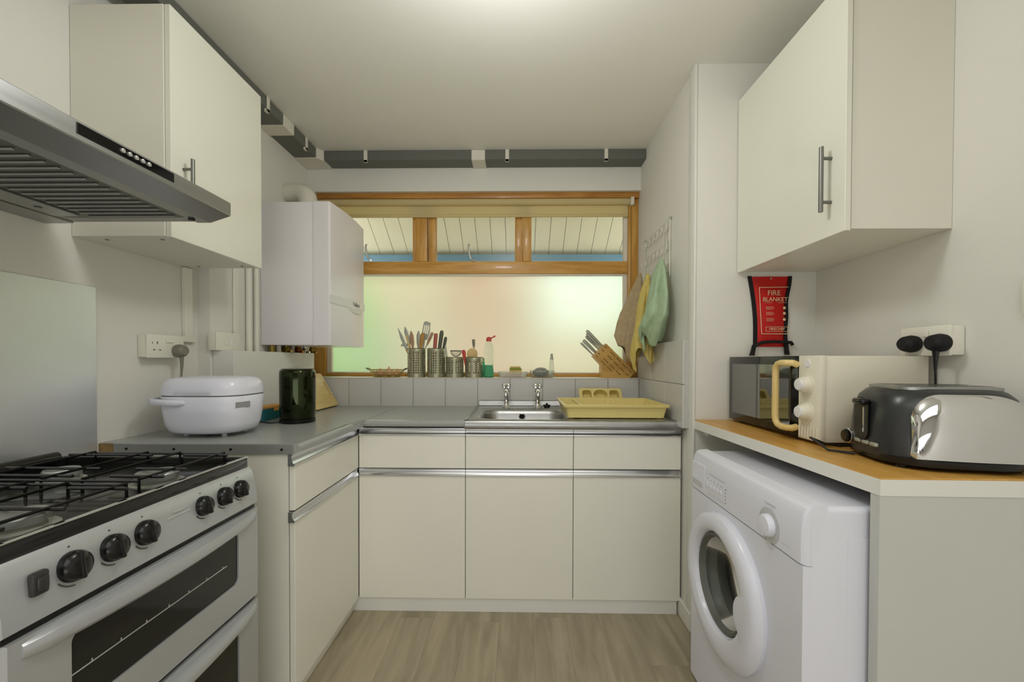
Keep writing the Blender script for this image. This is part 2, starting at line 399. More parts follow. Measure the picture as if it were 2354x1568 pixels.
for x0, x1 in ((-1.25, -0.69), (-0.539, -0.027), (0.078, 0.680)):
    G().box(x0, x1, 2.70, 2.704, 1.815, 2.20).make('pane', m_pane, win)
    G().box(x0, x1, 2.692, 2.699, 1.811, 1.819, 0.001, 1).make('glazing_bead', m_bead, win)
G().box(0.668, 0.694, 2.672, 2.70, 1.811, 2.2, 0.002, 1).make('glazing_bead', m_bead, win)
lab(G().box(-1.232, 0.684, 2.70, 2.706, 1.085, 1.727).make('frosted_pane', m_frost, win), 'wide frosted lower pane')
for b in ((-1.25, 0.694, 1.722, 1.733), (-1.25, 0.694, 1.091, 1.099)):
    G().box(b[0], b[1], 2.672, 2.70, b[2], b[3], 0.002, 1).make('glazing_bead', m_bead, win)
for x0, x1 in ((-1.25, -1.218), (0.669, 0.694)):
    G().box(x0, x1, 2.674, 2.70, 1.099, 1.722, 0.002, 1).make('glazing_bead', m_bead, win)
for x in (-0.978, -0.318):
    G().tube([(x, 2.655, 1.915), (x - 0.004, 2.652, 1.918), (x - 0.006, 2.648, 1.90), (x + 0.002, 2.65, 1.85), (x + 0.012, 2.652, 1.822), (x + 0.03, 2.656, 1.814), (x + 0.036, 2.662, 1.812)], 0.0055, 8).make('window_stay', m_chrome, win)

# outside
struct(G().box(-5, 5, 2.76, 9, -0.1, 0.0).make('ground', m_paving, flat=True))
sof = thing('canopy_soffit', 'pale boarded canopy soffit outside above the window', 'soffit', (0, 2.85, 2.56))
th = math.atan2(0.21, 0.31)
for i in range(34):
    x0 = -2.39 + 0.12 * i
    G().prism([(2.80, 2.59), (3.57, 2.069), (3.582, 2.084), (2.812, 2.608)], lambda u, v, d: Vector((d, u, v)), x0 + 0.0018, x0 + 0.1182).make('plank', m_soffit, sof, flat=True)
G().prism([(2.812, 2.6085), (3.582, 2.0845), (3.60, 2.105), (2.83, 2.63)], lambda u, v, d: Vector((d, u, v)), -2.39, 1.69).make('backing_board', m_mark, sof, flat=True)
tag(G().box(-2.5, 1.8, 3.50, 3.56, 1.95, 2.068, 0.006, 2).make('canopy_beam', m_blue), 'blue grey horizontal beam at the foot of the soffit', 'beam')
tag(G().box(-4.5, 0.25, 5.6, 5.8, 0, 2.6, 0.01, 1).box(0.25, 4.5, 5.6, 5.8, 0, 1.55, 0.01, 1).make('garden_wall', m_cream), 'cream rendered wall blurred behind the frosted pane', 'wall')
tag(G().box(0.25, 4.5, 5.7, 5.9, 0, 2.7, 0.01, 1).make('sky_backdrop', m_backdrop), 'added pale bluish white backdrop for the sky behind the right of the frosted pane', 'wall')  # added backdrop in place of bright sky, keeps the pane from clipping
tag(G().box(-0.80, -0.10, 5.2, 5.5, 0, 2.5, 0.01, 1).make('garden_pillar', m_render), 'pinkish tan pillar blurred behind the middle of the frosted pane', 'pillar')
def bush(name, c, r, n, label):
    g = G()
    g.sphere((c[0], c[1], r * 1.3), r * 0.75, (1, 0.8, 1.75), 12)
    for _ in range(n):
        th_, ph = random.uniform(0, 2 * PI), random.uniform(-1.2, 1.4)
        p = Vector(c) + Vector((math.cos(th_) * math.cos(ph), 0.8 * math.sin(th_) * math.cos(ph), 1.3 * math.sin(ph))) * r * random.uniform(0.75, 1.0)
        a = Vector((random.uniform(-1, 1), random.uniform(-1, 1), random.uniform(-1, 1))).normalized(); b = a.orthogonal().normalized(); s_ = 0.06
        vs = [g.bm.verts.new(p + a * s_), g.bm.verts.new(p + b * s_ * 0.5), g.bm.verts.new(p - a * s_), g.bm.verts.new(p - b * s_ * 0.5)]
        g.bm.faces.new(vs)
    return tag(g.make(name, m_leaf, flat=True), label, 'bush')
bush('bush', (-2.15, 4.6, 1.1), 0.85, 600, 'green bush showing as a glow at the left of the frosted pane')
bush('bush', (1.74, 4.6, 1.1), 0.75, 500, 'green bush showing as a glow at the right of the frosted pane')

# blind
bl = thing('roller_blind', 'cream roller blind rolled up at the top of the window', 'blind', (-0.3, 2.64, 2.18))
G().cyl((-1.30, 2.640, 2.180), (0.70, 2.640, 2.180), 0.021, n=24).make('roll', m_fabric, bl)
G().box(-1.29, 0.69, 2.650, 2.652, 2.098, 2.19).make('fabric', m_fabric, bl)
G().box(-1.29, 0.69, 2.644, 2.656, 2.088, 2.108, 0.004, 2).make('bottom_bar', m_fabric, bl)
lab(G().box(0.700, 0.722, 2.615, 2.66, 2.155, 2.205, 0.006, 2).make('bracket', m_bead, bl), 'white end bracket')
g = G()
for k in range(150): g.sphere((0.709, 2.645, 2.15 - k * 0.0072), 0.0032, n=6)
o = g.make('bead_chain', m_gold, bl); o['kind'] = 'stuff'

# ================================================================ CEILING DUCT
du = thing('flat_duct', 'grey flat ventilation duct with white joints running round the ceiling corner', 'duct', (-1.22, 2.49, 2.41))
def seg(x0, x1, y0, y1, nm, mat, e=0.0): return G().box(x0 - e, x1 + e, y0 - e, y1 + e, 2.381 - e, 2.4385, 0.003, 1).make(nm, mat, du)
seg(-1.335, -1.210, 1.0, 2.125, 'duct_section', m_duct); seg(-1.335, -1.210, 2.205, 2.462, 'duct_section', m_duct)
lab(seg(-1.337, -1.210, 2.120, 2.210, 'coupling', m_ductw, 0.004), 'white joint')
g = G().prism([(-1.338, 2.458), (-1.206, 2.458), (-1.18, 2.492), (-1.175, 2.603), (-1.338, 2.603)], fXY, 2.377, 2.4385)
lab(g.make('elbow', m_ductw, du, flat=True), 'white corner elbow')
seg(-1.178, -0.283, 2.495, 2.604, 'duct_section', m_duct); seg(-0.211, 0.756, 2.495, 2.604, 'duct_section', m_duct)
lab(seg(-0.284, -0.210, 2.496, 2.602, 'coupling', m_ductw, 0.004), 'white joint')
for x in (-0.926, -0.073, 0.518):
    G().box(x - 0.011, x + 0.011, 2.490, 2.4945, 2.366, 2.439, 0.001, 1).box(x - 0.011, x + 0.011, 2.490, 2.50, 2.366, 2.380).make('clip', m_ductw, du)
for y in (1.985, 2.345):
    G().box(-1.2095, -1.205, y - 0.011, y + 0.011, 2.366, 2.439, 0.001, 1).box(-1.220, -1.205, y - 0.011, y + 0.011, 2.366, 2.380).make('clip', m_ductw, du)

# ================================================================ BASE CABINETS, WORKTOPS, SINK
def pull_profile(g, axis, a, b, face, z0, z1):
    # concave aluminium finger pull: lip at the bottom, hollow behind
    h = z1 - z0
    pr = [(0.0, 0.0), (-0.004, 0.002), (-0.004, 0.006), (0.001, 0.010), (0.005, h * 0.55), (0.006, h - 0.006), (0.002, h - 0.003), (0.002, h), (0.018, h), (0.018, 0.0)]
    if axis == 'x': g.prism([(face + d, z0 + z) for d, z in pr], lambda u, v, d: Vector((d, u, v)), a, b)
    else: g.prism([(face - d, z0 + z) for d, z in pr], lambda u, v, d: Vector((u, d, v)), a, b)
    return g
def base_unit(x0, x1, label, deep=True):
    t = thing('base_cabinet', label, 'cabinet', ((x0 + x1) / 2, 1.911, 0), 'cream base cabinets under the sink run')
    G().box(x0 + 0.001, x0 + 0.017, 1.931, 2.48, 0.067, 0.858).box(x1 - 0.017, x1 - 0.001, 1.931, 2.48, 0.067, 0.858).box(x0 + 0.017, x1 - 0.017, 1.931, 2.48, 0.067, 0.083).box(x0 + 0.017, x1 - 0.017, 2.47, 2.48, 0.083, 0.70).make('carcass', m_carc, t)
    d = G().box(x0 + 0.0015, x1 - 0.0015, 1.911, 1.929, 0.675, 0.828, 0.0012, 1).make('drawer', m_cab, t)
    lab(pull_profile(G(), 'x', x0 + 0.001, x1 - 0.001, 1.909, 0.828, 0.862).make('finger_pull', m_pull, d), 'polished metal finger pull')
    d = G().box(x0 + 0.0015, x1 - 0.0015, 1.911, 1.929, 0.066, 0.638, 0.0012, 1).make('door', m_cab, t)
    lab(pull_profile(G(), 'x', x0 + 0.001, x1 - 0.001, 1.909, 0.638, 0.672).make('finger_pull', m_pull, d), 'polished metal finger pull')
base_unit(-0.7455, -0.247, 'cream base cabinet in the left corner, beside the sink unit')
base_unit(-0.247, 0.253, 'middle cream base cabinet directly below the sink bowl')
base_unit(0.253, 0.748, 'cream base cabinet below the yellow dish rack')
t = thing('base_cabinet', 'cream base cabinet with bare end panel next to the cooker', 'cabinet', (-0.746, 1.6, 0))
G().box(-1.38, -0.767, 1.362, 1.380, 0.0, 0.868).make('end_panel', m_cab, t)
G().box(-1.33, -0.766, 1.38, 1.909, 0.067, 0.868).make('carcass', m_carc, t)
d = G().box(-0.764, -0.746, 1.362, 1.9095, 0.675, 0.828, 0.0012, 1).make('drawer', m_cab, t)
lab(pull_profile(G(), 'y', 1.350, 1.905, -0.744, 0.826, 0.866).make('finger_pull', m_pull, d), 'polished metal finger pull')
d = G().box(-0.764, -0.746, 1.362, 1.9095, 0.066, 0.638, 0.0012, 1).make('door', m_cab, t)
lab(pull_profile(G(), 'y', 1.350, 1.905, -0.744, 0.638, 0.672).make('finger_pull', m_pull, d), 'polished metal finger pull')
G().box(-1.33, -0.775, 1.381, 1.915, 0, 0.066).make('plinth', m_cab, t)

def nose(face, s=1):   # post-formed edge, profile (depth, z) with depth growing into the room
    return [(0, 0.870), (0.010, 0.870), (0.017, 0.874), (0.020, 0.882), (0.019, 0.891), (0.014, 0.898), (0.004, 0.900), (0, 0.900)]
wt = thing('worktop', 'grey laminate worktop under the rice cooker and kettle', 'worktop', (-1.05, 1.9, 0.87))
G().box(-1.394, -0.742, 1.352, 1.776, 0.870, 0.900).box(-1.339, -0.712, 1.776, 2.489, 0.870, 0.900).make('slab', m_top, wt, flat=True)
G().prism([(-0.742 + d_ * 0.95, z) for d_, z in nose(0)], lambda u, v, d: Vector((u + (d - 1.352) * 0.030, d, v)), 1.352, 1.886).make('front_edge', m_top, wt)
es = G().box(-1.345, -0.742, 1.347, 1.352, 0.866, 0.899, 0.001, 1).make('end_strip', m_alu, wt)
for x in (-1.30, -1.14, -0.95, -0.78): G().cyl((x, 1.3475, 0.882), (x, 1.345, 0.882), 0.0042, n=10).make('screw', m_black, es)
lab(G().box(-1.394, -1.346, 1.348, 1.3518, 0.868, 0.898).make('raw_edge', m_chip, wt), 'bare chipboard end')
tag(G().box(-0.7120, -0.7090, 1.886, 2.489, 0.9002, 0.9014, 0.0004, 1).make('joint_strip', m_pull), 'thin metal strip over the seam between the two worktops', 'strip')
wt2 = thing('worktop', 'grey laminate worktop between the corner and the sink', 'worktop', (-0.48, 2.18, 0.87))
G().box(-0.7105, -0.249, 1.905, 2.489, 0.870, 0.900).make('slab', m_top, wt2, flat=True)
G().prism([(1.905 - d_, z) for d_, z in nose(0)], lambda u, v, d: Vector((d, u, v)), -0.7105, -0.249).make('front_edge', m_top, wt2)

sk = thing('sink', 'stainless steel sit-on sink with bowl at left and drainer at right', 'sink', (0.25, 2.18, 0.86))
g = G()
N_ = 64
bowl = lambda hx, hy, r, z: [Vector((u, v, z)) for u, v in rrect(0.025, 2.105, hx, hy, r, 6)]
deck = rrect(0.2545, 2.185, 0.5015, 0.283, 0.004, 6)
g.loft([[Vector((u, v, 0.902)) for u, v in rrect(0.025, 2.105, 0.228, 0.205, 0.10, 6)][0:0] or [Vector((u, v, 0.905)) for u, v in deck],
        bowl(0.222, 0.192, 0.085, 0.9045), bowl(0.214, 0.184, 0.080, 0.900), bowl(0.205, 0.176, 0.075, 0.88), bowl(0.195, 0.168, 0.07, 0.77), bowl(0.17, 0.145, 0.06, 0.752), bowl(0.02, 0.02, 0.019, 0.748)], False, True)
g.make('bowl_and_deck', m_sink, sk, ang=0.9)
# rolled front edge
g = G().prism([(1.902, 0.905), (1.893, 0.904), (1.886, 0.899), (1.882, 0.890), (1.882, 0.868), (1.886, 0.862), (1.893, 0.860), (1.900, 0.864), (1.902, 0.880)], lambda u, v, d: Vector((d, u, v)), -0.247, 0.756)
g.box(-0.2475, -0.235, 1.884, 2.47, 0.903, 0.910, 0.003, 2)
g.make('rolled_edge', m_sink, sk)
G().prism([(2.468, 0.904), (2.455, 0.908), (2.462, 0.934), (2.489, 0.937), (2.489, 0.904)], lambda u, v, d: Vector((d, u, v)), -0.235, 0.724).make('upstand', m_sink, sk)
for k in range(9):
    y = 1.96 + k * 0.045
    G().box(0.30, 0.70, y, y + 0.012, 0.905, 0.9085, 0.0015, 1).make('drainer_ridge', m_sink, sk)
ov = G().lathe([(0.017, 0), (0.019, 0.003), (0.015, 0.005), (0.0125, 0.003)], (0.018, 2.279, 0.868), 20, Matrix.Rotation(PI / 2, 3, 'X')).make('overflow', m_chrome, sk)
lab(G().cyl((0.018, 2.2795, 0.868), (0.018, 2.274, 0.868), 0.0125, n=16).make('overflow_hole', m_black, ov), 'dark overflow opening')
def tap(x, label):
    t = thing('tap', label, 'tap', (x, 2.37, 0.905), 'pair of chrome pillar taps')
    G().lathe([(0.026, 0.905), (0.026, 0.908), (0.016, 0.918), (0.0125, 0.930), (0.0125, 0.99), (0.017, 0.997), (0.017, 1.008), (0.010, 1.013)], (x, 2.37, 0), 20).make('body', m_chrome, t)
    G().tube([(x, 2.37, 0.985), (x, 2.34, 1.004), (x, 2.305, 1.004), (x, 2.285, 0.992), (x, 2.281, 0.978)], [0.013, 0.012, 0.0115, 0.011, 0.0105], 12).make('spout', m_chrome, t)
    g = G().cyl((x, 2.37, 1.006), (x, 2.37, 1.020), 0.008, n=12)
    ring = []
    for z, r in ((1.016, 0.017), (1.020, 0.023), (1.036, 0.0245), (1.041, 0.022), (1.043, 0.012)):
        ring.append([Vector((x + r * (1 + 0.10 * math.cos(8 * 2 * PI * j / 48)) * math.cos(2 * PI * j / 48), 2.37 + r * (1 + 0.10 * math.cos(8 * 2 * PI * j / 48)) * math.sin(2 * PI * j / 48), z)) for j in range(48)])
    g.loft(ring); g.make('handle', m_chrome, t)
tap(-0.071, 'left chrome pillar tap behind the sink bowl'); tap(0.107, 'right chrome pillar tap, beside the black sink plug')
t = thing('sink_plug', 'black rubber sink plug lying behind the sink bowl beside the tap', 'plug', (0.16, 2.38, 0.905))
G().lathe([(0.016, 0), (0.021, 0.010), (0.021, 0.016), (0.006, 0.018), (0.005, 0.026)], (0.162, 2.39, 0.905), 16).make('stopper', m_black, t)
g = G()
for k in range(14): g.sphere((0.18 + k * 0.008, 2.40 + 0.006 * math.sin(k * 0.9), 0.909), 0.003, n=6)
o = g.make('chain', m_greymetal, t); o['kind'] = 'stuff'

# dish rack
t = thing('dish_rack', 'yellow plastic dish rack standing on the drainer', 'rack', (0.455, 2.11, 0.905))
def rr3(cx, cy, hx, hy, r, z): return [Vector((u, v, z)) for u, v in rrect(cx, cy, hx, hy, r, 5)]
cx, cy = 0.455, 2.105
g = G().loft([rr3(cx, cy, 0.226, 0.165, 0.012, 0.909), rr3(cx, cy, 0.236, 0.175, 0.014, 0.959), rr3(cx, cy, 0.246, 0.185, 0.014, 0.960), rr3(cx, cy, 0.248, 0.187, 0.014, 0.970), rr3(cx, cy, 0.238, 0.177, 0.012, 0.972), rr3(cx, cy, 0.233, 0.172, 0.012, 0.970), rr3(cx, cy, 0.222, 0.161, 0.010, 0.913)])
g.make('tray', m_yellow, t, ang=0.5)
for k in range(12):
    x = 0.335 + k * 0.0275
    for y in (1.985, 2.15):
        G().tube([(x, y, 0.912), (x, y, 0.964), (x, y + 0.003, 0.974)], [0.0045, 0.0036, 0.0026], 6).make('prong', m_yellow, t)
for k in range(3):
    y = 1.99 + k * 0.09
    G().box(0.228, 0.298, y, y + 0.006, 0.915, 0.962, 0.001, 1).make('divider', m_yellow, t)
G().box(0.294, 0.302, 1.938, 2.272, 0.915, 0.966, 0.001, 1).make('divider', m_yellow, t)
for xx in (0.25, 0.66):
    for yy in (1.96, 2.25): G().cyl((xx, yy, 0.9045), (xx, yy, 0.911), 0.008, n=10).make('foot', m_yellow, t)
# cutlery caddy leaning at the back
t = thing('cutlery_holder', 'yellow plastic cutlery holder with three openings behind the dish rack', 'holder', (0.47, 2.40, 0.905))
tl = math.radians(52)
def cad(u, v, d):   # u along x, v up the tilted face, d out of the face
    return Vector((0.47 + u, 2.385 + v * math.cos(tl) - d * math.sin(tl), 0.980 + v * math.sin(tl) + d * math.cos(tl)))
holes = [rrect(-0.078, 0.004, 0.026, 0.027, 0.014, 4), circ(0.0, 0.004, 0.040, 0.030, 20), rrect(0.078, 0.004, 0.026, 0.027, 0.014, 4)]
g = G().plate(rrect(0, 0, 0.122, 0.045, 0.012, 4), holes, cad, -0.004, 0.0)
outer = rrect(0, 0, 0.121, 0.044, 0.012, 4); inn = rrect(0, 0, 0.105, 0.036, 0.01, 4)
g.loft([[cad(u, v, -0.002) for u, v in outer], [cad(u, v, -0.052) for u, v in inn]], False, True)
g.make('body', m_yellow, t, ang=0.5)
for h in holes: G().loft([[cad(u, v, -0.001) for u, v in h], [cad(u * 1, v, -0.040) for u, v in h]], False, True).make('cup', m_yellow, t)
G().box(0.40, 0.54, 2.385, 2.44, 0.9045, 0.955, 0.004, 2).make('stand', m_yellow, t)

# ================================================================ UPPER CABINETS AND HOOD
t = thing('wall_cabinet', 'tall white gloss wall cabinet beside the cooker hood', 'cabinet', (-1.08, 1.5, 1.56))
G().box(-1.394, -1.100, 1.272, 1.727, 1.562, 2.276, 0.0008, 1).make('carcass', m_carc, t)
d = G().box(-1.099, -1.081, 1.275, 1.727, 1.560, 2.277, 0.0012, 1).make('door', m_cabgloss, t)
h = G()
h.cyl((-1.050, 1.322, 1.655), (-1.050, 1.322, 1.822), 0.0058, n=14); h.cyl((-1.081, 1.322, 1.79), (-1.050, 1.322, 1.79), 0.0045, n=10); h.cyl((-1.081, 1.322, 1.687), (-1.050, 1.322, 1.687), 0.0045, n=10)
lab(h.make('bar_handle', m_handlemetal, d), 'dull metal bar handle')
for x, y in ((-1.32, 1.31), (-1.14, 1.31), (-1.32, 1.69), (-1.14, 1.69)): G().cyl((x, y, 1.5625), (x, y, 1.5605), 0.006, n=10).make('screw_cap', m_greyplug, t)
t = thing('wall_cabinet', 'large white wall cabinet above the microwave at right', 'cabinet', (1.1, 1.5, 1.555))
G().prism([(0.950, 1.206), (WR(1.206) - 0.001, 1.206), (WR(1.788) - 0.001, 1.788), (0.950, 1.788)], fXY, 1.558, 2.281).make('carcass', m_carc, t, flat=True)
d = G().box(0.930, 0.947, 1.203, 1.786, 1.552, 2.280, 0.0012, 1).make('door', m_cabgloss, t)
h = G().cyl((0.900, 1.257, 1.623), (0.900, 1.257, 1.816), 0.0062, n=14); h.cyl((0.930, 1.257, 1.782), (0.900, 1.257, 1.782), 0.0048, n=10); h.cyl((0.930, 1.257, 1.652), (0.900, 1.257, 1.652), 0.0048, n=10)
lab(h.make('bar_handle', m_handlemetal, d), 'dull metal bar handle')

hd = thing('cooker_hood', 'stainless steel cooker hood with push buttons above the hob', 'hood', (-1.1, 0.9, 1.58))
Y0, Y1 = 0.60, 1.20
G().prism([(-1.394, 1.578), (-1.31, 1.578), (-1.31, 1.582), (-0.94, 1.582), (-0.94, 1.578), (-0.902, 1.578), (-0.843, 1.597), (-0.842, 1.600), (-0.842, 1.634), (-0.846, 1.637), (-1.394, 1.637)], fXZ, Y0, Y1).make('canopy', m_steel, hd, ang=0.3)
lab(G().box(-0.8425, -0.8405, 0.778, 1.001, 1.609, 1.631, 0.001, 1).make('control_panel', m_blackg, hd), 'glossy black control strip')
for k in range(5):
    y = 0.868 + k * 0.0155
    G().lathe([(0.0047, 0), (0.0047, 0.004), (0.003, 0.0052)], (-0.841, y, 1.6205), 14, Matrix.Rotation(PI / 2, 3, 'Y')).make('button', m_led, hd)
ft = G().box(-1.285, -0.945, 0.64, 1.16, 1.5795, 1.583, 0.001, 1).make('grease_filter', m_filter, hd)
for k in range(19):
    y = 0.665 + k * 0.0262
    G().box(-1.20, -0.958, y, y + 0.007, 1.5755, 1.5797, 0.0015, 1).make('slat', m_steel, ft)
G().box(-1.285, -1.215, 0.64, 1.13, 1.574, 1.5795, 0.001, 1).make('lamp_cover', m_steel, hd)
for p in ((-1.25, 1.06), (-0.93, 1.165)): G().cyl((p[0], p[1], 1.578), (p[0], p[1], 1.573), 0.008, n=14).make('latch', m_black, hd)

# ================================================================ SPLASHBACK, COOKER
tag(G().box(-1.394, -1.390, 0.45, 1.34, 0.86, 1.415, 0.0008, 1).make('splashback', m_splash), 'brushed stainless steel splashback sheet behind the cooker', 'splashback')
ck = thing('gas_cooker', 'silver freestanding gas cooker with double oven and black hob', 'cooker', (-1.07, 0.9, 0))
Y0, Y1 = 0.60, 1.202
G().box(-1.34, -0.79, Y0, Y1, 0.06, 0.860, 0.004, 1).make('body', m_silver, ck)
hb = G().box(-1.345, -0.797, Y0 - 0.002, Y1 + 0.002, 0.850, 0.874, 0.006, 2).make('hob_tray', m_hob, ck)
g = G()
for a in ((-0.814, -0.797, Y0, Y1), (-1.343, -1.33, Y0, Y1)): g.box(a[0], a[1], a[2], a[3], 0.866, 0.893, 0.004, 2)
for y in (Y0, Y1 - 0.013): g.box(-1.343, -0.80, y, y + 0.013, 0.866, 0.893, 0.004, 2)
g.make('hob_rim', m_hob, hb)
G().box(-0.803, -0.7955, Y0 + 0.002, Y1, 0.8905, 0.8938, 0.001, 1).make('trim_line', m_chrome, hb)
g = G().tube([(-1.325, Y0 + 0.02, 0.897), (-1.325, Y1 - 0.04, 0.897)], 0.016, 14)
g.make('lid_hinge', m_hob, ck)
# control fascia
pr = [(-0.80, 0.862), (-0.794, 0.864), (-0.786, 0.856), (-0.777, 0.822), (-0.771, 0.780), (-0.770, 0.760), (-0.776, 0.756), (-0.80, 0.756)]
G().prism(pr, fXZ, Y0, Y1).make('control_panel', m_silver, ck)
fa = Vector((1, 0, 0.20)).normalized()
RY = Matrix.Rotation(math.atan2(fa.x, fa.z), 3, 'Y')
for y, s_, a in ((1.136, 0.0235, 0.1), (1.073, 0.0235, 0.0), (1.002, 0.0235, 0.12), (0.845, 0.025, 0.0), (0.776, 0.025, 0.05), (0.705, 0.026, -0.05)):
    o = (-0.7775, y, 0.818)
    k = G().lathe([(s_ * 1.02, 0), (s_ * 1.0, 0.008), (s_ * 0.90, 0.014), (s_ * 0.70, 0.018), (s_ * 0.3, 0.020)], o, 28, RY).make('knob', m_black, ck)
    g = G().box(-0.0040, 0.0040, -s_ * 0.93, s_ * 0.93, 0.004, 0.0215, 0.003, 2)
    mm = Matrix.Translation(o) @ (RY @ Matrix.Rotation(PI / 2 + a, 3, 'Z')).to_4x4()
    bmesh.ops.transform(g.bm, matrix=mm, verts=g.bm.verts)
    g.make('grip', m_black, k)
    g = G()
    for tt in range(9):
        a2 = -2.5 + tt * 0.09
    arc = [Vector(o) + RY @ Vector((-(s_ + 0.006) * math.sin(q), (s_ + 0.006) * math.cos(q), 0.0012)) for q in [(-2.55 + 0.11 * i) for i in range(9)]]
    G().tube(arc, 0.0011, 5).make('flame_mark', m_mark, ck)
    G().lathe([(0.0016, 0), (0.0016, 0.0006)], Vector(o) + RY @ Vector((-(s_ + 0.009), 0, 0)), 8, RY).make('dot_mark', m_mark, ck)
for y0_, y1_, z_ in ((0.915, 0.945, 0.834), (0.900, 0.962, 0.824)):
    G().tube([(-0.7768, y0_, z_), (-0.7768, y1_, z_)], 0.0012, 5).make('printed_mark', m_dial, ck)
sw = G().box(-0.7785, -0.766, 0.637, 0.661, 0.800, 0.838, 0.004, 2).make('ignition_switch', m_switch, ck)
G().box(-0.767, -0.7615, 0.641, 0.657, 0.808, 0.83, 0.003, 2).make('rocker', m_switch, sw)
# burners
for x, y, r in ((-0.893, 1.005, 0.044), (-1.15, 1.02, 0.036), (-0.90, 0.725, 0.044), (-1.15, 0.74, 0.036)):
    b = G().lathe([(r * 1.25, 0.8735), (r * 1.25, 0.877), (r * 0.85, 0.880), (r * 0.85, 0.886)], (x, y, 0), 30).make('burner', m_greymetal, ck)
    G().lathe([(r * 0.8, 0.884), (r, 0.886), (r, 0.899), (r * 0.93, 0.903), (r * 0.6, 0.900)], (x, y, 0), 30).make('burner_cap', m_alu, b)
    G().cyl((x + r * 1.1, y + 0.01, 0.874), (x + r * 1.1, y + 0.01, 0.890), 0.002, n=8).make('igniter', m_greymetal, b)
# pan supports: two cast grids
for ya, yb, burn in ((0.915, 1.185, 1.01), (0.615, 0.885, 0.735)):
    g = G()
    zt = 0.9085
    for x in (-0.855, -0.985, -1.08, -1.235): g.tube([(x, ya, 0.875), (x, ya, zt), (x, yb, zt), (x, yb, 0.875)], 0.0034, 6)
    for y in (ya + 0.03, burn, yb - 0.03):
        g.tube([(-0.825, y, zt - 0.002), (-0.95, y, zt - 0.002)], 0.0036, 6); g.tube([(-1.04, y, zt - 0.002), (-1.28, y, zt - 0.002)], 0.0036, 6)
    g.tube([(-0.855, ya, zt - 0.004), (-1.235, ya, zt - 0.004)], 0.0032, 6); g.tube([(-0.855, yb, zt - 0.004), (-1.235, yb, zt - 0.004)], 0.0032, 6)
    g.make('pan_support', m_grate, ck)
# doors
def oven_door(z0, z1, wz0, wz1, hz):
    g = G().plate([(Y0 + 0.004, z0), (Y1 - 0.002, z0), (Y1 - 0.002, z1), (Y0 + 0.004, z1)], [rrect(0.905, (wz0 + wz1) / 2, 0.212, (wz1 - wz0) / 2, 0.016, 5)], fYZ, -0.79, -0.768)
    d = g.make('oven_door', m_silver, ck, ang=0.4)
    lab(G().box(-0.776, -0.772, 0.69, 1.12, wz0 - 0.003, wz1 + 0.003).make('window_glass', m_ovenglass, d), 'dark glass window')
    ns = 24; rings = []
    for i in range(ns + 1):
        f = i / ns; y = Y0 + 0.022 + f * (Y1 - Y0 - 0.034); e = math.sin(PI * f) ** 0.5 if 0 < f < 1 else 0
        dep = 0.004 + 0.026 * e; hh = 0.011 + 0.009 * e; zc_ = hz - 0.003 * math.sin(PI * f)
        rings.append([Vector((-0.769 + dep * q[0], y, zc_ + hh * q[1])) for q in ((0, -1), (0.6, -0.95), (0.95, -0.5), (1, 0.1), (0.8, 0.7), (0.3, 1), (0, 1))])
    lab(G().loft(rings).make('handle', m_silver, d), 'bowed silver handle')
    return d
m_ovenglass = m_glassdark
od = oven_door(0.490, 0.745, 0.566, 0.706, 0.726)
od2 = oven_door(0.085, 0.478, 0.15, 0.432, 0.455)
G().box(-0.79, -0.7785, Y0 + 0.004, Y1, 0.743, 0.758).box(-0.79, -0.7785, Y0 + 0.004, Y1, 0.474, 0.492).make('door_seal', m_black, ck)
G().box(-1.2, -0.792, Y0 + 0.01, Y1 - 0.01, 0.0, 0.07).make('plinth', m_black, ck)
g = G().tube([(-0.7715, 0.69, 0.632), (-0.7715, 1.075, 0.632)], 0.0013, 6)
for k in range(7): g.tube([(-0.7715, 0.73 + k * 0.055, 0.632), (-0.7715, 0.73 + k * 0.055, 0.638)], 0.0012, 5)
g.make('shelf_wire', m_led, od)

# ================================================================ BOILER AND PIPES
bo = thing('boiler', 'white wall-hung combi boiler left of the window', 'boiler', (-1.15, 2.35, 1.25))
G().box(-1.338, -1.062, 2.125, 2.590, 1.254, 1.992, 0.003, 2).make('casing', m_boil if 'm_boil' in globals() else m_enamel, bo)
pr = [(2.121, -1.060), (2.121, -0.982), (2.130, -0.974)] + [(2.13 + 0.455 * i / 10, -0.974 + 0.014 * math.sin(PI * i / 10)) for i in range(1, 10)] + [(2.585, -0.974), (2.594, -0.982), (2.594, -1.060)]
fr = G().prism(pr, lambda u, v, d: Vector((v, u, d)), 1.2535, 1.9925).make('front_cover', m_boil, bo, ang=0.5)
# curved facia band with the maker's word
rings = []
for i in range(13):
    f = i / 12; y = 2.124 + f * 0.468; x = -0.9735 + 0.014 * math.sin(PI * f); z1_ = 1.517 + 0.011 * f; h_ = 0.044 + 0.006 * math.sin(PI * f)
    rings.append([Vector((x - 0.004, y, z1_)), Vector((x + 0.003, y, z1_)), Vector((x + 0.003, y, z1_ - h_)), Vector((x - 0.004, y, z1_ - h_))])
fb = G().loft(rings).make('facia_band', m_plastic, bo)
mw = Matrix(((0, 0, 1, -0.9565), (1, 0, 0, 2.425), (0, 1, 0, 1.499), (0, 0, 0, 1)))
text('Vaillant', 0.034, 'lettering', m_logo, bo, mw)
g = G()
rings = []
for i in range(9):
    f = i / 8; y = 2.33 + 0.19 * f; dd = 0.010 * math.sin(PI * f)
    rings.append([Vector((-0.9620 + dd * 0.2, y, 1.474)), Vector((-0.9600 + dd, y, 1.472)), Vector((-0.9605 + dd * 0.8, y, 1.458 - dd)), Vector((-0.9625, y, 1.452 - dd))])
G().loft(rings).make('grip_recess', m_plastic, bo)
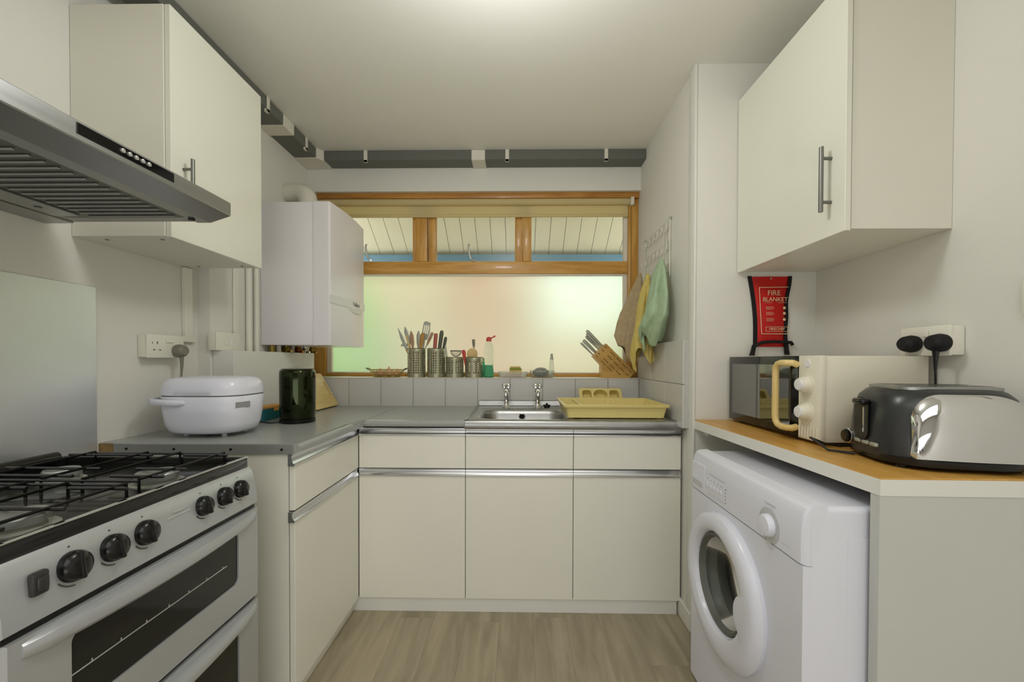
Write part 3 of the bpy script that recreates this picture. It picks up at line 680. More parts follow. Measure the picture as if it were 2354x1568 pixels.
for i, (y, r, m, sg) in enumerate(((2.16, 0.013, m_brass, 0), (2.20, 0.012, m_bead, 0), (2.25, 0.014, m_brass, 1), (2.30, 0.011, m_copper, 0), (2.335, 0.011, m_bead, 0), (2.37, 0.012, m_copper, 1), (2.42, 0.012, m_brass, 1), (2.47, 0.009, m_chrome, 1), (2.53, 0.010, m_brass, 1))):
    x = -1.30 + 0.012 * (i % 3)
    g = G().cyl((x, y, 1.2172), (x, y, 1.2535), r, n=14)
    if sg: g.lathe([(r * 1.7, 1.225), (r * 1.8, 1.230), (r * 1.8, 1.243), (r * 1.6, 1.247)], (x, y, 0), 6); g.cyl((x, y, 1.222), (x + 0.03, y, 1.222), r * 0.8, n=10)
    g.make('pipe_tail', m, bo)
g = G().tube([(-1.19, 2.33, 1.992), (-1.19, 2.33, 2.06), (-1.20, 2.335, 2.10), (-1.23, 2.345, 2.125), (-1.27, 2.36, 2.133), (-1.335, 2.37, 2.135)], 0.05, 24)
tag(g.make('flue_elbow', m_greyplast if 'm_greyplast' in globals() else m_ductw), 'white flue elbow on top of the boiler', 'flue')
tag(G().box(-1.339, -1.246, 1.79, 2.50, 0.9005, 1.217, 0.0015, 1).make('pipe_boxing', m_white), 'white boxed-in ledge below the boiler, behind the kettle', 'boxing')
tr = thing('cable_trunking', 'white cable trunking rising from the left socket to the wall cabinet', 'trunking', (-1.39, 1.7, 1.26))
G().box(-1.3945, -1.376, 1.690, 1.728, 1.272, 1.56, 0.002, 1).make('upright_run', m_socket, tr)
G().box(-1.3945, -1.376, 1.63, 1.745, 1.250, 1.274, 0.002, 1).make('level_run', m_socket, tr)
for i, (y, wd, lb) in enumerate(((1.93, 0.03, 'flat white pipe cover above the fused switch'), (2.012, 0.026, 'middle white pipe cover between the fused switch and boiler'), (2.07, 0.022, 'white pipe cover closest to the boiler'))):
    pc = thing('pipe_cover', lb, 'pipe', (-1.33, y, 1.22), 'white pipe covers beside the boiler')
    if i == 0: G().box(-1.3395, -1.328, y - wd / 2, y + wd / 2, 1.2175, 2.38, 0.003, 1).make('run', m_socket, pc)
    else: G().cyl((-1.325, y, 1.2175), (-1.325, y, 2.38), wd / 2, n=14).make('run', m_socket, pc)

# ================================================================ SOCKETS
def pins(g, x, y, z, s):  # dark slots of a UK socket, s = direction the face looks in x
    return g
so = thing('wall_socket', 'white double wall socket on the left wall above the rice cooker', 'socket', (-1.39, 1.6, 1.22))
G().box(-1.3945, -1.362, 1.490, 1.652, 1.186, 1.270, 0.004, 2).make('back_box', m_socket, so)
fp = G().box(-1.362, -1.355, 1.488, 1.654, 1.184, 1.272, 0.003, 2).make('face_plate', m_socket, so)
for y in (1.530,):
    g = G().box(-1.3555, -1.3545, y - 0.0022, y + 0.0022, 1.236, 1.246).box(-1.3555, -1.3545, y - 0.018, y - 0.0095, 1.212, 1.216).box(-1.3555, -1.3545, y + 0.0075, y + 0.016, 1.212, 1.216).box(-1.3555, -1.3545, y - 0.022, y - 0.019, 1.237, 1.243)
    g.make('pin_slots', m_rubber, fp)
G().box(-1.3555, -1.350, 1.568, 1.60, 1.242, 1.262, 0.002, 1).make('rocker', m_socket, fp)
pg = thing('plug', 'grey three-pin plug with flex in the left wall socket', 'plug', (-1.35, 1.615, 1.21))
G().loft([[Vector((-1.3545 + dx, 1.617 + a * q[0], 1.212 + b * q[1])) for q in circ(0, 0, 1, n=24)] for dx, a, b in ((0.0, 0.024, 0.024), (0.012, 0.026, 0.026), (0.028, 0.025, 0.023), (0.036, 0.018, 0.016))]).make('plug_body', m_greyplug, pg)
G().tube([(-1.335, 1.617, 1.195), (-1.335, 1.618, 1.165), (-1.337, 1.618, 1.12), (-1.345, 1.612, 1.04), (-1.36, 1.60, 0.96), (-1.36, 1.62, 0.91), (-1.33, 1.66, 0.906)], [0.008, 0.006, 0.0035, 0.0032, 0.0032, 0.0032, 0.0032], 8).make('flex', m_greyplug, pg)
sp = thing('fused_switch', 'white fused switch box above the pipe boxing', 'switch', (-1.32, 1.83, 1.22))
G().box(-1.3395, -1.306, 1.762, 1.905, 1.2178, 1.296, 0.003, 2).make('back_box', m_socket, sp)
fp = G().box(-1.306, -1.300, 1.760, 1.907, 1.2176, 1.298, 0.003, 2).make('face_plate', m_socket, sp)
G().box(-1.3005, -1.296, 1.812, 1.828, 1.243, 1.268, 0.002, 1).make('rocker', m_socket, fp)
G().box(-1.3005, -1.297, 1.842, 1.862, 1.240, 1.270, 0.002, 1).make('fuse_carrier', m_plastic, fp)
so = thing('wall_socket', 'white double wall socket above the microwave on the right wall', 'socket', (1.23, 1.235, 1.24))
G().box(1.195, 1.2315, 1.163, 1.307, 1.196, 1.278, 0.004, 2).make('back_box', m_socket, so)
fp = G().box(1.187, 1.195, 1.161, 1.309, 1.194, 1.280, 0.003, 2).make('face_plate', m_socket, so)
G().box(1.182, 1.1875, 1.219, 1.233, 1.248, 1.268, 0.002, 1).make('rocker', m_socket, fp)
def bplug(y, flex, label):
    t = thing('plug', label, 'plug', (1.17, y, 1.23), 'black plugs in the right socket')
    G().loft([[Vector((1.1867 - dx, y + a * q[0], 1.230 + b * q[1])) for q in circ(0, 0, 1, n=24)] for dx, a, b in ((0.0, 0.026, 0.024), (0.012, 0.028, 0.026), (0.030, 0.026, 0.022), (0.040, 0.016, 0.014))]).make('plug_body', m_blackfab, t)
    if flex: G().tube([(1.166, y, 1.215), (1.166, y, 1.185), (1.166, y, 1.15), (1.168, y, 1.08), (1.19, y, 1.0), (1.21, y, 0.95), (1.205, y - 0.01, 0.9295)], [0.009, 0.006, 0.003, 0.0028, 0.0028, 0.0028, 0.0028], 8).make('flex', m_black, t)
bplug(1.262, False, 'black plug without visible flex, left in the socket above the microwave')
bplug(1.178, True, 'black plug with flex hanging down behind the toaster')
sw = thing('wall_switch', 'white switch plate at the right edge, above the toaster', 'switch', (1.22, 0.976, 1.34))
G().box(1.209, 1.2205, 0.933, 1.019, 1.288, 1.374, 0.003, 2).make('plate', m_socket, sw)
G().cyl((1.2095, 1.008, 1.330), (1.2075, 1.008, 1.330), 0.004, n=12).make('screw', m_greymetal, sw)

# ================================================================ RIGHT SIDE: SHELF, WASHER, MICROWAVE, TOASTER
sh = thing('breakfast_counter', 'oak-topped counter with white edge over the washing machine', 'counter', (1.0, 1.35, 0.0))
G().prism([(0.789, 0.912), (WR(0.905) - 0.001, 0.905), (WR(1.789) - 0.001, 1.789), (0.757, 1.789)], fXY, 0.921, 0.925).make('oak_top', m_oak, sh, flat=True)
G().prism([(0.785, 0.908), (WR(0.901) - 0.001, 0.901), (WR(1.789) - 0.001, 1.789), (0.753, 1.789)], fXY, 0.886, 0.9209).make('white_edge_board', m_white, sh, flat=True)
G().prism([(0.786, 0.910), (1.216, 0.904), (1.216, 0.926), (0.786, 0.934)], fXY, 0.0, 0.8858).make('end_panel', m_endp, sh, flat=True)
G().box(0.79, 0.84, 1.74, 1.789, 0.862, 0.8858).make('batten', m_white, sh)
wm = thing('washing_machine', 'white front-loading washing machine under the counter', 'washing machine', (0.9, 1.24, 0))
g = G()
cs = lambda x, q: [Vector((x, u, v)) for u, v in rrect(1.245, 0.429, 0.300 - q, 0.417 - q, 0.014, 4)]
g.loft([cs(0.668, 0.02), cs(0.668, 0.0), cs(1.19, 0.0), cs(1.195, 0.006)], False, True).make('cabinet', m_enamel, wm, ang=0.9)
pr = [(0.70, 0.850), (0.668, 0.848), (0.655, 0.842), (0.649, 0.830), (0.645, 0.80), (0.643, 0.76), (0.644, 0.715), (0.648, 0.712), (0.67, 0.712), (0.672, 0.75), (0.70, 0.838)]
rings = []
for y, s_ in ((0.9448, 0.014), (0.9458, 0.007), (0.951, 0.002), (0.960, 0.0), (1.532, 0.0), (1.539, 0.002), (1.5442, 0.007), (1.5452, 0.014)):
    rings.append([Vector((u + (s_ if u < 0.66 else 0), y, v)) for u, v in pr])
G().loft(rings).make('control_fascia', m_enamel, wm, ang=0.5)
G().plate([(0.9445, 0.02), (1.5455, 0.02), (1.5455, 0.711), (0.9445, 0.711)], [circ(1.298, 0.478, 0.185, n=48)], fYZ, 0.646, 0.668).make('front_panel', m_enamel, wm, ang=0.4)
G().prism([(0.672, 0.716), (0.690, 0.826), (0.664, 0.826), (0.664, 0.716)], fXZ, 0.9443, 0.9455).make('side_cap', m_enamel, wm)
G().box(0.745, 1.15, 0.9442, 0.9455, 0.05, 0.775, 0.0005, 1).make('side_panel', m_enamel, wm)
dr = G().box(0.6425, 0.650, 1.440, 1.536, 0.722, 0.812, 0.0012, 1).make('detergent_drawer', m_enamel, wm)
G().box(0.6412, 0.6435, 1.452, 1.53, 0.732, 0.752, 0.001, 1).make('drawer_grip', m_dial, dr)
RX = Matrix.Rotation(-PI / 2, 3, 'Y')
dl = G().lathe([(0.044, 0), (0.044, 0.0018), (0.028, 0.002)], (0.6442, 1.068, 0.757), 36, RX).make('dial_ring', m_dial, wm)
G().lathe([(0.029, 0), (0.0285, 0.009), (0.025, 0.016), (0.010, 0.018)], (0.643, 1.068, 0.757), 32, RX).make('programme_dial', m_enamel, wm)
for k in range(5):
    y = 1.415 - k * 0.0235
    G().box(0.6405, 0.645, y - 0.006, y + 0.006, 0.748 + 0.001 * k, 0.764, 0.0018, 2).make('button', m_enamel, wm)
    G().cyl((0.6448, y, 0.778), (0.6438, y, 0.778), 0.0022, n=8).make('indicator', m_mark, wm)
for y0_, y1_, z_ in ((1.30, 1.41, 0.733), (1.31, 1.40, 0.728), (1.30, 1.40, 0.797), (1.045, 1.09, 0.812), (0.985, 1.02, 0.735)):
    G().tube([(0.6440, y0_, z_), (0.6440, y1_, z_)], 0.0010, 5).make('printed_mark', m_dial, wm)
for k in range(5): G().cyl((0.6445, 1.292, 0.735 + k * 0.0105), (0.6428, 1.292, 0.735 + k * 0.0105), 0.0018, n=8).make('indicator', m_mark, wm)
# porthole door: ring with a scooped grip on the opening side
g = G()
c = Vector((0, 1.298, 0.470)); rings = []
n = 120
for dx, ro, f in ((0.0, 0.222, 0), (-0.012, 0.224, 0), (-0.026, 0.217, 0.2), (-0.034, 0.200, 0.4), (-0.033, 0.172, 0.8), (-0.028, 0.156, 1), (-0.018, 0.150, 1), (0.004, 0.147, 1)):
    rg = []
    for j in range(n):
        a = 2 * PI * j / n; r = ro
        if ro < 0.165:   # the ring widens into a grip on the near side
            da = abs(((a - (PI + 0.10)) + PI) % (2 * PI) - PI)
            if da < 0.36: r = ro - 0.042 * (1 - (da / 0.36) ** 2) ** 0.5
        rg.append(Vector((0.648 + dx, c.y + 0.012 * f + r * math.cos(a), c.z + 0.010 * f + r * math.sin(a))))
    rings.append(rg)
pd = g.loft(rings, False, False).make('porthole_door', m_enamel, wm, ang=0.7)
oc = (0.642, 1.310, 0.480)
G().lathe([(0.148, -0.004), (0.146, 0.008), (0.138, 0.010), (0.134, 0.004), (0.130, -0.01)], oc, 64, RX, False, False).make('door_seal', m_rubber, pd)
G().lathe([(0.137, 0.004), (0.132, -0.004), (0.120, -0.03), (0.100, -0.06), (0.06, -0.075), (0.005, -0.08)], oc, 64, RX, False, True).make('glass_bowl', m_bowl, pd, ang=1.2)
G().lathe([(0.16, -0.012), (0.150, -0.03), (0.135, -0.05), (0.145, -0.085), (0.18, -0.10)], oc, 48, RX, False, False).make('gasket', m_rubber, wm)
dm = G().lathe([(0.18, -0.10), (0.21, -0.11), (0.22, -0.30), (0.19, -0.35), (0.01, -0.355)], oc, 48, RX, False, True).make('drum', m_drum, wm)
for x in (0.70, 1.15):
    for y in (0.99, 1.50): G().cyl((x, y, 0), (x, y, 0.016), 0.02, n=12).make('foot', m_black, wm)

mw_ = thing('microwave', 'cream microwave with dark glass door and pale wood handle', 'microwave', (1.05, 1.48, 0.925))
G().box(0.905, 1.205, 1.235, 1.765, 0.936, 1.194, 0.004, 2).make('casing', m_creamp, mw_)
G().box(0.888, 0.9055, 1.233, 1.329, 0.936, 1.195, 0.003, 2).make('control_panel', m_creamp, mw_)
for z in (1.106, 1.022):
    k = G().lathe([(0.030, 0), (0.030, 0.003), (0.024, 0.004), (0.023, 0.020), (0.020, 0.024)], (0.888, 1.288, z), 32, RX).make('dial', m_creamp, mw_)
    G().lathe([(0.018, 0.0235), (0.0165, 0.030), (0.008, 0.031)], (0.888, 1.288, z), 28, RX).make('dial_cap', m_plastic, k)
G().lathe([(0.013, 0), (0.012, 0.003)], (0.888, 1.288, 1.172), 20, RX).make('badge', m_plastic, mw_)
for k in range(7):
    y = 1.240 + k * 0.0128
    G().box(0.8855, 0.8885, y, y + 0.007, 0.942, 0.978, 0.0012, 1).make('rib', m_creamp, mw_)
dr = G().box(0.889, 0.9055, 1.331, 1.763, 0.936, 1.194, 0.002, 2).make('door', m_blackg, mw_)
G().box(0.8882, 0.8893, 1.37, 1.735, 0.965, 1.165, 0.0004, 1).make('window_glass', m_glassmw if 'm_glassmw' in globals() else m_glassdark, dr)
pts = [(0.888, 1.334, 1.166), (0.872, 1.334, 1.172), (0.862, 1.345, 1.172), (0.860, 1.372, 1.172), (0.860, 1.388, 1.168), (0.860, 1.398, 1.156), (0.860, 1.400, 1.14), (0.860, 1.400, 0.995), (0.860, 1.397, 0.980), (0.860, 1.387, 0.969), (0.860, 1.370, 0.964), (0.862, 1.345, 0.964), (0.872, 1.334, 0.964), (0.888, 1.334, 0.968)]
G().tube(pts, 0.0105, 12).make('handle', m_mwhandle, dr)
for x in (0.93, 1.17):
    for y in (1.27, 1.72): G().cyl((x, y, 0.9252), (x, y, 0.937), 0.012, n=12).make('foot', m_black, mw_)

# toaster, built at the origin with its lever end towards -x, then turned into place
to = thing('toaster', 'chrome and black long-slot toaster at the right end of the counter', 'toaster')
L_, W_, H_ = 0.150, 0.120, 0.185
def arch(f):   # height of the long arched profile, f in -1..1
    return 0.030 + (H_ - 0.030) * max(0.0, 1 - abs(f) ** 3.2) ** 0.5
def tring(zf, grow): return None
g = G(); rings = []
for z, sx, sy in ((0.008, 0.92, 0.90), (0.018, 0.99, 0.98), (0.05, 1.0, 1.0), (0.10, 0.985, 0.985), (0.14, 0.95, 0.96), (0.165, 0.89, 0.90), (0.180, 0.80, 0.80), (0.187, 0.70, 0.68)):
    rings.append(sell(0, 0, L_ * sx, W_ * sy, z, 3.2, 72))
g.loft(rings).make('body', m_toastpl, to, ang=0.7)
# bowed chrome side cheeks
for s_ in (-1, 1):
    rings = []
    nn = 26
    for i in range(nn + 1):
        f = -0.72 + 1.70 * (i / nn) ** 1.5
        u_ = min(1.0, (f + 0.72) / 0.42); v_ = max(0.0, (f - 0.25) / 0.73)
        top = 0.030 + 0.146 * (0.52 + 0.48 * (1 - (1 - u_) ** 2.2) ** 0.5) * (1 - 0.34 * v_ ** 2.2)
        bul = 0.012 * max(0, 1 - ((f - 0.13) / 0.9) ** 2)
        x = L_ * f; yb = W_ * (1 - max(0, abs(f) - 0.70) ** 2 * 0.9)
        rings.append([Vector((x, s_ * (yb - 0.02), 0.028)), Vector((x, s_ * (yb + 0.004 + bul), 0.028)), Vector((x, s_ * (yb + 0.008 + bul), 0.028 + (top - 0.028) * 0.35)), Vector((x, s_ * (yb + 0.004 + bul * 0.9), 0.028 + (top - 0.028) * 0.7)), Vector((x, s_ * (yb - 0.003 + bul * 0.6), 0.028 + (top - 0.028) * 0.93)), Vector((x, s_ * (yb - 0.02), top))])
    lab(G().loft(rings).make('side_panel', m_chrome, to, ang=0.9), 'mirror-polished bowed side')
G().loft([sell(0, 0, 0.108, 0.078, 0.184, 6), sell(0, 0, 0.108, 0.078, 0.191, 6), sell(0, 0, 0.100, 0.070, 0.193, 6)]).make('top_plate', m_steel, to)
for y in (-0.035, 0.035): G().box(-0.092, 0.092, y - 0.015, y + 0.015, 0.190, 0.1937, 0.001, 1).make('slot', m_black, to)
ch = G().loft([[Vector((-0.148 - 0.006 * (1 - k), v_, 0.105 + u_)) for u_, v_ in rrect(0, 0.0, 0.055 - 0.006 * k, 0.030 - 0.004 * k, 0.026 - 0.003 * k, 6)] for k in (0, 1)], True, True).make('lever_recess', m_black, to)
G().box(-0.166, -0.141, -0.022, 0.022, 0.140, 0.157, 0.007, 3).make('lever', m_blackg, to)
G().box(-0.1555, -0.153, -0.014, -0.010, 0.07, 0.135, 0.0005, 1).make('lever_slot', m_chrome, to)
G().lathe([(0.019, 0), (0.018, 0.012), (0.014, 0.016)], (-0.146, 0.062, 0.048), 24, RX).make('browning_dial', m_blackg, to)
G().lathe([(0.0205, 0), (0.0205, 0.006), (0.019, 0.007)], (-0.146, 0.062, 0.048), 24, RX).make('dial_ring', m_chrome, to)
for k in range(3): G().box(-0.155, -0.145, -0.060 + k * 0.032, -0.036 + k * 0.032, 0.040, 0.050, 0.003, 2).make('button', m_greymetal, to)
G().loft([sell(0, 0, L_ * 0.9, W_ * 0.88, 0.004, 3.2), sell(0, 0, L_ * 0.98, W_ * 1.1, 0.010, 3.2), sell(0, 0, L_ * 0.98, W_ * 1.12, 0.026, 3.2)]).make('base', m_black, to)
for x in (-0.11, 0.11):
    for y in (-0.08, 0.08): G().cyl((x, y, 0.0), (x, y, 0.006), 0.012, n=12).make('foot', m_black, to)
G().tube([(-0.10, 0.11, 0.012), (-0.14, 0.125, 0.006), (-0.18, 0.125, 0.012), (-0.222, 0.11, 0.03), (-0.224, 0.085, 0.028), (-0.20, 0.06, 0.006), (-0.15, 0.03, 0.005)], 0.0035, 8).make('flex', m_black, to)
to.location = (1.046, 1.066, 0.9252); to.rotation_euler.z = -0.20

# fire blanket
fbk = thing('fire_blanket', 'red fire blanket pouch with black edging hanging above the microwave', 'fire blanket', (1.07, 1.78, 1.24))
def edge(z):  # left and right edge of the pouch at height z
    f = (1.536 - z) / 0.298
    l = 0.982 + 0.026 * math.sin(min(1, f * 1.3) * PI / 2); r = 1.152 - 0.016 * math.sin(min(1, f * 1.8) * PI / 2) + 0.002 * math.sin(f * 14)
    return l, r
rings = []
nz_ = 24
for i in range(nz_ + 1):
    z = 1.536 - 0.298 * i / nz_; l, r = edge(z); p = 0.006 + 0.010 * math.sin(PI * min(1, i / nz_ * 1.05))
    rings.append([Vector((l, 1.7885, z))] + [Vector((l + (r - l) * k / 10, 1.7875 - p * math.sin(PI * k / 10) ** 0.6 - 0.001 * math.sin(k * 1.7 + i), z)) for k in range(1, 10)] + [Vector((r, 1.7885, z))])
G().loft(rings).make('pouch', m_red, fbk, ang=1.2)
for s_ in (0, 1):
    rr = []
    for i in range(nz_ + 1):
        z = 1.538 - 0.296 * i / nz_; e = edge(z)[s_]
        rr.append([Vector((e - 0.007, 1.789, z)), Vector((e - 0.007, 1.781, z)), Vector((e + 0.007, 1.781, z)), Vector((e + 0.007, 1.789, z))])
    lab(G().loft(rr).make('edging', m_blackfab, fbk), 'black edge binding')
G().tube([(1.006, 1.778, 1.242), (1.03, 1.770, 1.256), (1.07, 1.766, 1.259), (1.12, 1.768, 1.258), (1.155, 1.776, 1.256), (1.162, 1.778, 1.246)], 0.0065, 8).make('pull_strap', m_blackfab, fbk)
for x0, x1, zt, zb in ((1.000, 0.990, 1.246, 1.200), (1.132, 1.138, 1.257, 1.204)):
    G().loft([[Vector((x + dx, 1.776 + dy, z)) for dx, dy in ((-ww, -0.003), (ww, -0.003), (ww, 0.003), (-ww, 0.003))] for x, z, ww in ((x0, zt, 0.008), ((x0 + x1) / 2, (zt + zb) / 2, 0.0085), (x1, zb, 0.010))]).make('pull_tab', m_blackfab, fbk)
G().cyl((1.070, 1.7825, 1.527), (1.070, 1.7795, 1.527), 0.004, n=12).make('eyelet', m_greymetal, fbk)
yp = 1.7705
def strip(x0, z0, x1, z1, t_=0.0016, nm='printed_line'):
    G().tube([(x0, yp + 0.001, z0), (x1, yp + 0.001, z1)], t_, 4).make(nm, m_print, fbk)
strip(1.016, 1.488, 1.138, 1.490); strip(1.016, 1.488, 1.028, 1.292); strip(1.028, 1.292, 1.142, 1.292)
def ftxt(s_, x, z, size): text(s_, size, 'lettering', m_print, fbk, Matrix(((1, 0, 0, x), (0, 0, -1, yp), (0, 1, 0, z), (0, 0, 0, 1))))
ftxt('FIRE', 1.077, 1.464, 0.030); ftxt('BLANKET', 1.082, 1.437, 0.0245)
strip(1.040, 1.424, 1.070, 1.424, 0.0008); strip(1.094, 1.424, 1.130, 1.424, 0.0008)
for k, z in enumerate((1.402, 1.379, 1.353)):
    for q in range(3): strip(1.045 + 0.001 * k, z + 0.004 - q * 0.005, 1.076 + 0.004 * (q == 1), z + 0.004 - q * 0.005, 0.0009)
    G().lathe([(0.006, 0), (0.006, 0.001)], (1.122, yp + 0.002, z), 10, Matrix.Rotation(PI / 2, 3, 'X')).make('printed_symbol', m_print, fbk)
for a in ((1.046, 1.302, 1.136, 1.302), (1.046, 1.322, 1.136, 1.322), (1.046, 1.302, 1.046, 1.322), (1.136, 1.302, 1.136, 1.322)): strip(*a, 0.0009)
ftxt('FIRECHEF', 1.091, 1.312, 0.0155)

# ================================================================ WORKTOP THINGS
rc = thing('rice_cooker', 'white rounded rice cooker on the left worktop', 'rice cooker', (-1.125, 1.60, 0.9))
cx, cy = -1.143, 1.537
E_ = lambda k, z, e: sell(cx, cy, 0.149 * k, 0.117 * k, z, e)
G().loft([E_(0.70, 0.911, 2.6), E_(0.82, 0.914, 2.8), E_(0.90, 0.923, 3.0), E_(0.95, 0.945, 3.2), E_(0.985, 0.99, 3.4), E_(1.0, 1.045, 3.5), E_(0.985, 1.0475, 3.5)]).make('body', m_enamel, rc, ang=0.9)
G().loft([E_(0.985, 1.050, 3.5), E_(1.005, 1.052, 3.5), E_(1.0, 1.074, 3.5), E_(0.965, 1.096, 3.4), E_(0.90, 1.108, 3.2), E_(0.75, 1.114, 3.0), E_(0.4, 1.116, 2.6)]).make('lid', m_enamel, rc, ang=0.9)
G().loft([E_(0.988, 1.0465, 3.5), E_(0.988, 1.051, 3.5)]).make('lid_seam', m_rubber, rc)
# carrying handle swung round the near side
hp = [(-1.165, 1.424, 1.026), (-1.18, 1.412, 1.027), (-1.22, 1.408, 1.028), (-1.265, 1.412, 1.030), (-1.292, 1.43, 1.031), (-1.302, 1.46, 1.032), (-1.302, 1.53, 1.032)]
g = G(); rings = []
for i, p in enumerate(hp):
    p = Vector(p); t_ = (Vector(hp[min(i + 1, len(hp) - 1)]) - Vector(hp[max(i - 1, 0)])).normalized(); nrm = Vector((-t_.y, t_.x, 0)); k = 0.6 if i in (0, len(hp) - 1) else 1
    rings.append([p + nrm * a * k + Vector((0, 0, b * k)) for a, b in ((-0.006, -0.009), (0.005, -0.009), (0.008, -0.004), (0.008, 0.006), (0.005, 0.010), (-0.006, 0.010))])
g.loft(rings).make('carry_handle', m_enamel, rc, ang=0.9)
lab(G().box(-0.002, 0.0015, -0.030, 0.026, 1.006, 1.026, 0.0008, 1, Matrix.Rotation(-0.30, 3, 'Z'), (0, 0, 0)).make('display', m_display, rc), 'small grey display'); [c for c in rc.children if c.name.startswith('display')][0].location = (-0.9985, 1.484, 0)
for x, y in ((-1.208, 1.485), (-1.07, 1.485), (-1.208, 1.59), (-1.06, 1.585)): G().cyl((x, y, 0.9003), (x, y, 0.914), 0.009, n=12).make('foot', m_enamel, rc)

kt = thing('kettle', 'dark olive-black glossy cylindrical kettle on the left worktop', 'kettle', (-0.987, 1.83, 0.9))
G().lathe([(0.072, 0.9005), (0.0735, 0.903), (0.0735, 0.918), (0.070, 0.920)], (-0.987, 1.83, 0), 48).make('power_base', m_blackg, kt)
G().lathe([(0.071, 0.9205), (0.0725, 0.924), (0.0735, 1.0), (0.074, 1.10), (0.0735, 1.122), (0.071, 1.131), (0.065, 1.135)], (-0.987, 1.83, 0), 64, cap1=False).make('body', m_kettle, kt, ang=0.9)
G().lathe([(0.066, 1.132), (0.066, 1.137), (0.060, 1.139), (0.01, 1.141)], (-0.987, 1.83, 0), 48).make('lid', m_kettle, kt, ang=0.9)
G().tube([(-1.024, 1.893, 1.11), (-1.042, 1.924, 1.108), (-1.05, 1.938, 1.09), (-1.05, 1.938, 0.98), (-1.043, 1.926, 0.955), (-1.024, 1.893, 0.945)], 0.010, 10).make('handle', m_blackg, kt)
G().tube([(-1.045, 1.79, 0.906), (-1.075, 1.772, 0.9045), (-1.12, 1.785, 0.906), (-1.135, 1.77, 0.906), (-1.17, 1.76, 0.906), (-1.22, 1.74, 0.905)], 0.0035, 8).make('flex', m_black, kt)

cb = thing('sponge_caddy', 'ribbed teal box with orange clip behind the kettle', 'box', (-1.16, 1.92, 0.9))
G().box(-1.205, -1.148, 1.80, 2.00, 0.9005, 0.952, 0.002, 1).make('box', m_teal, cb)
for k in range(20): G().box(-1.1485, -1.1455, 1.802 + k * 0.0098, 1.807 + k * 0.0098, 0.902, 0.950, 0.0006, 1).make('rib', m_teal, cb)
G().box(-1.207, -1.145, 1.86, 2.005, 0.9522, 0.963, 0.002, 1).make('lid', m_orange, cb)
G().box(-1.147, -1.1435, 1.915, 1.96, 0.938, 0.9525, 0.001, 1).make('clip', m_orange, cb)

def board(name, label, x0, y0, y1, h, lean, mat, slot):
    t = thing(name, label, 'chopping board', (x0, (y0 + y1) / 2, 0.9), None)
    ca, sa = math.cos(lean), math.sin(lean)
    fn = lambda u, v, d: Vector((x0 - v * sa - d * ca, u, 0.9008 + v * ca - d * sa + (0.016 * sa)))
    hl = [rrect(y1 - 0.028, h * 0.52, 0.008, 0.045, 0.007, 4)] if slot else []
    G().plate(rrect((y0 + y1) / 2, h / 2, (y1 - y0) / 2, h / 2, 0.014, 4), hl, fn, 0.0, 0.016).make('board', mat, t, ang=0.4)
    return t, fn
bt, fnb = board('chopping_board', 'bamboo chopping board leaning against the white boxing behind the kettle', -1.082, 2.19, 2.465, 0.215, 0.52, m_bamboo, True)
board('chopping_board', 'white plastic chopping board tucked behind the bamboo board', -1.150, 2.17, 2.43, 0.238, 0.30, m_plastic, False)

# ================================================================ WINDOW LEDGE THINGS
ZL = 1.0708
def pot(x, h, label, rz):
    t = thing('utensil_pot', label, 'pot', (x, 2.56, ZL), 'perforated steel utensil pots on the window ledge')
    n = 96; bm = G(); r = 0.055
    zs = [0.0, 0.004, 0.02]
    z = 0.024
    rows = int((h - 0.045) / 0.0146)
    for k in range(rows): zs += [z, z + 0.0082]; z += 0.0146
    zs += [h - 0.012, h]
    V = [[bm.bm.verts.new((x + r * math.cos(2 * PI * j / n + rz), 2.56 + r * math.sin(2 * PI * j / n + rz), ZL + zz_)) for j in range(n)] for zz_ in zs]
    for i in range(len(zs) - 1):
        hole_row = 3 <= i < 3 + 2 * rows and (i - 3) % 2 == 0
        for j in range(n):
            jm = j % 16
            if hole_row and jm in (1, 2, 5, 6, 9, 10): continue
            bm.bm.faces.new((V[i][j], V[i][(j + 1) % n], V[i + 1][(j + 1) % n], V[i + 1][j]))
    bm.bm.faces.new(V[0][::-1])
    o = bm.make('perforated_wall', m_potsteel, t, ang=0.9)
    md = o.modifiers.new('wall', 'SOLIDIFY'); md.thickness = 0.0012; md.offset = -1
    G().tube([(x + 0.0555 * math.cos(2 * PI * j / 32), 2.56 + 0.0555 * math.sin(2 * PI * j / 32), ZL + h) for j in range(32)], 0.0013, 6, closed=True).make('rim', m_potsteel, t)
pot(-0.635, 0.178, 'tall perforated steel pot holding wooden utensils, left of the row', 0.3)
pot(-0.512, 0.178, 'tall perforated steel pot holding red and dark handles', 0.0)
pot(-0.398, 0.124, 'short perforated steel pot with the small strainer', 0.75)
pot(-0.278, 0.124, 'short perforated steel pot with the round wooden spoon, beside the bottle', 0.5)
def utensil(name, label, cat, base, tip, parts, group):
    """parts: list of (kind, material, f0, f1, args) along the base-tip axis"""
    base, tip = Vector(base), Vector(tip); ax = tip - base; Ln = ax.length; ax.normalize()
    t = thing(name, label, cat, base, group)
    side = ax.cross(Vector((0, 1, 0))).normalized(); nr = side.cross(ax).normalized()
    P = lambda f, a=0, b=0: base + ax * (f * Ln) + side * a + nr * b
    for nm, mat, prof in parts:   # prof: list of (f, half width, half thickness)
        G().loft([[P(f, w_ * math.cos(q), h_ * math.sin(q)) for q in [2 * PI * j / 12 for j in range(12)]] for f, w_, h_ in prof]).make(nm, mat, t, ang=0.9)
    return t, P
ug1, ug2 = 'utensils in the first tall pot', 'utensils in the second tall pot'
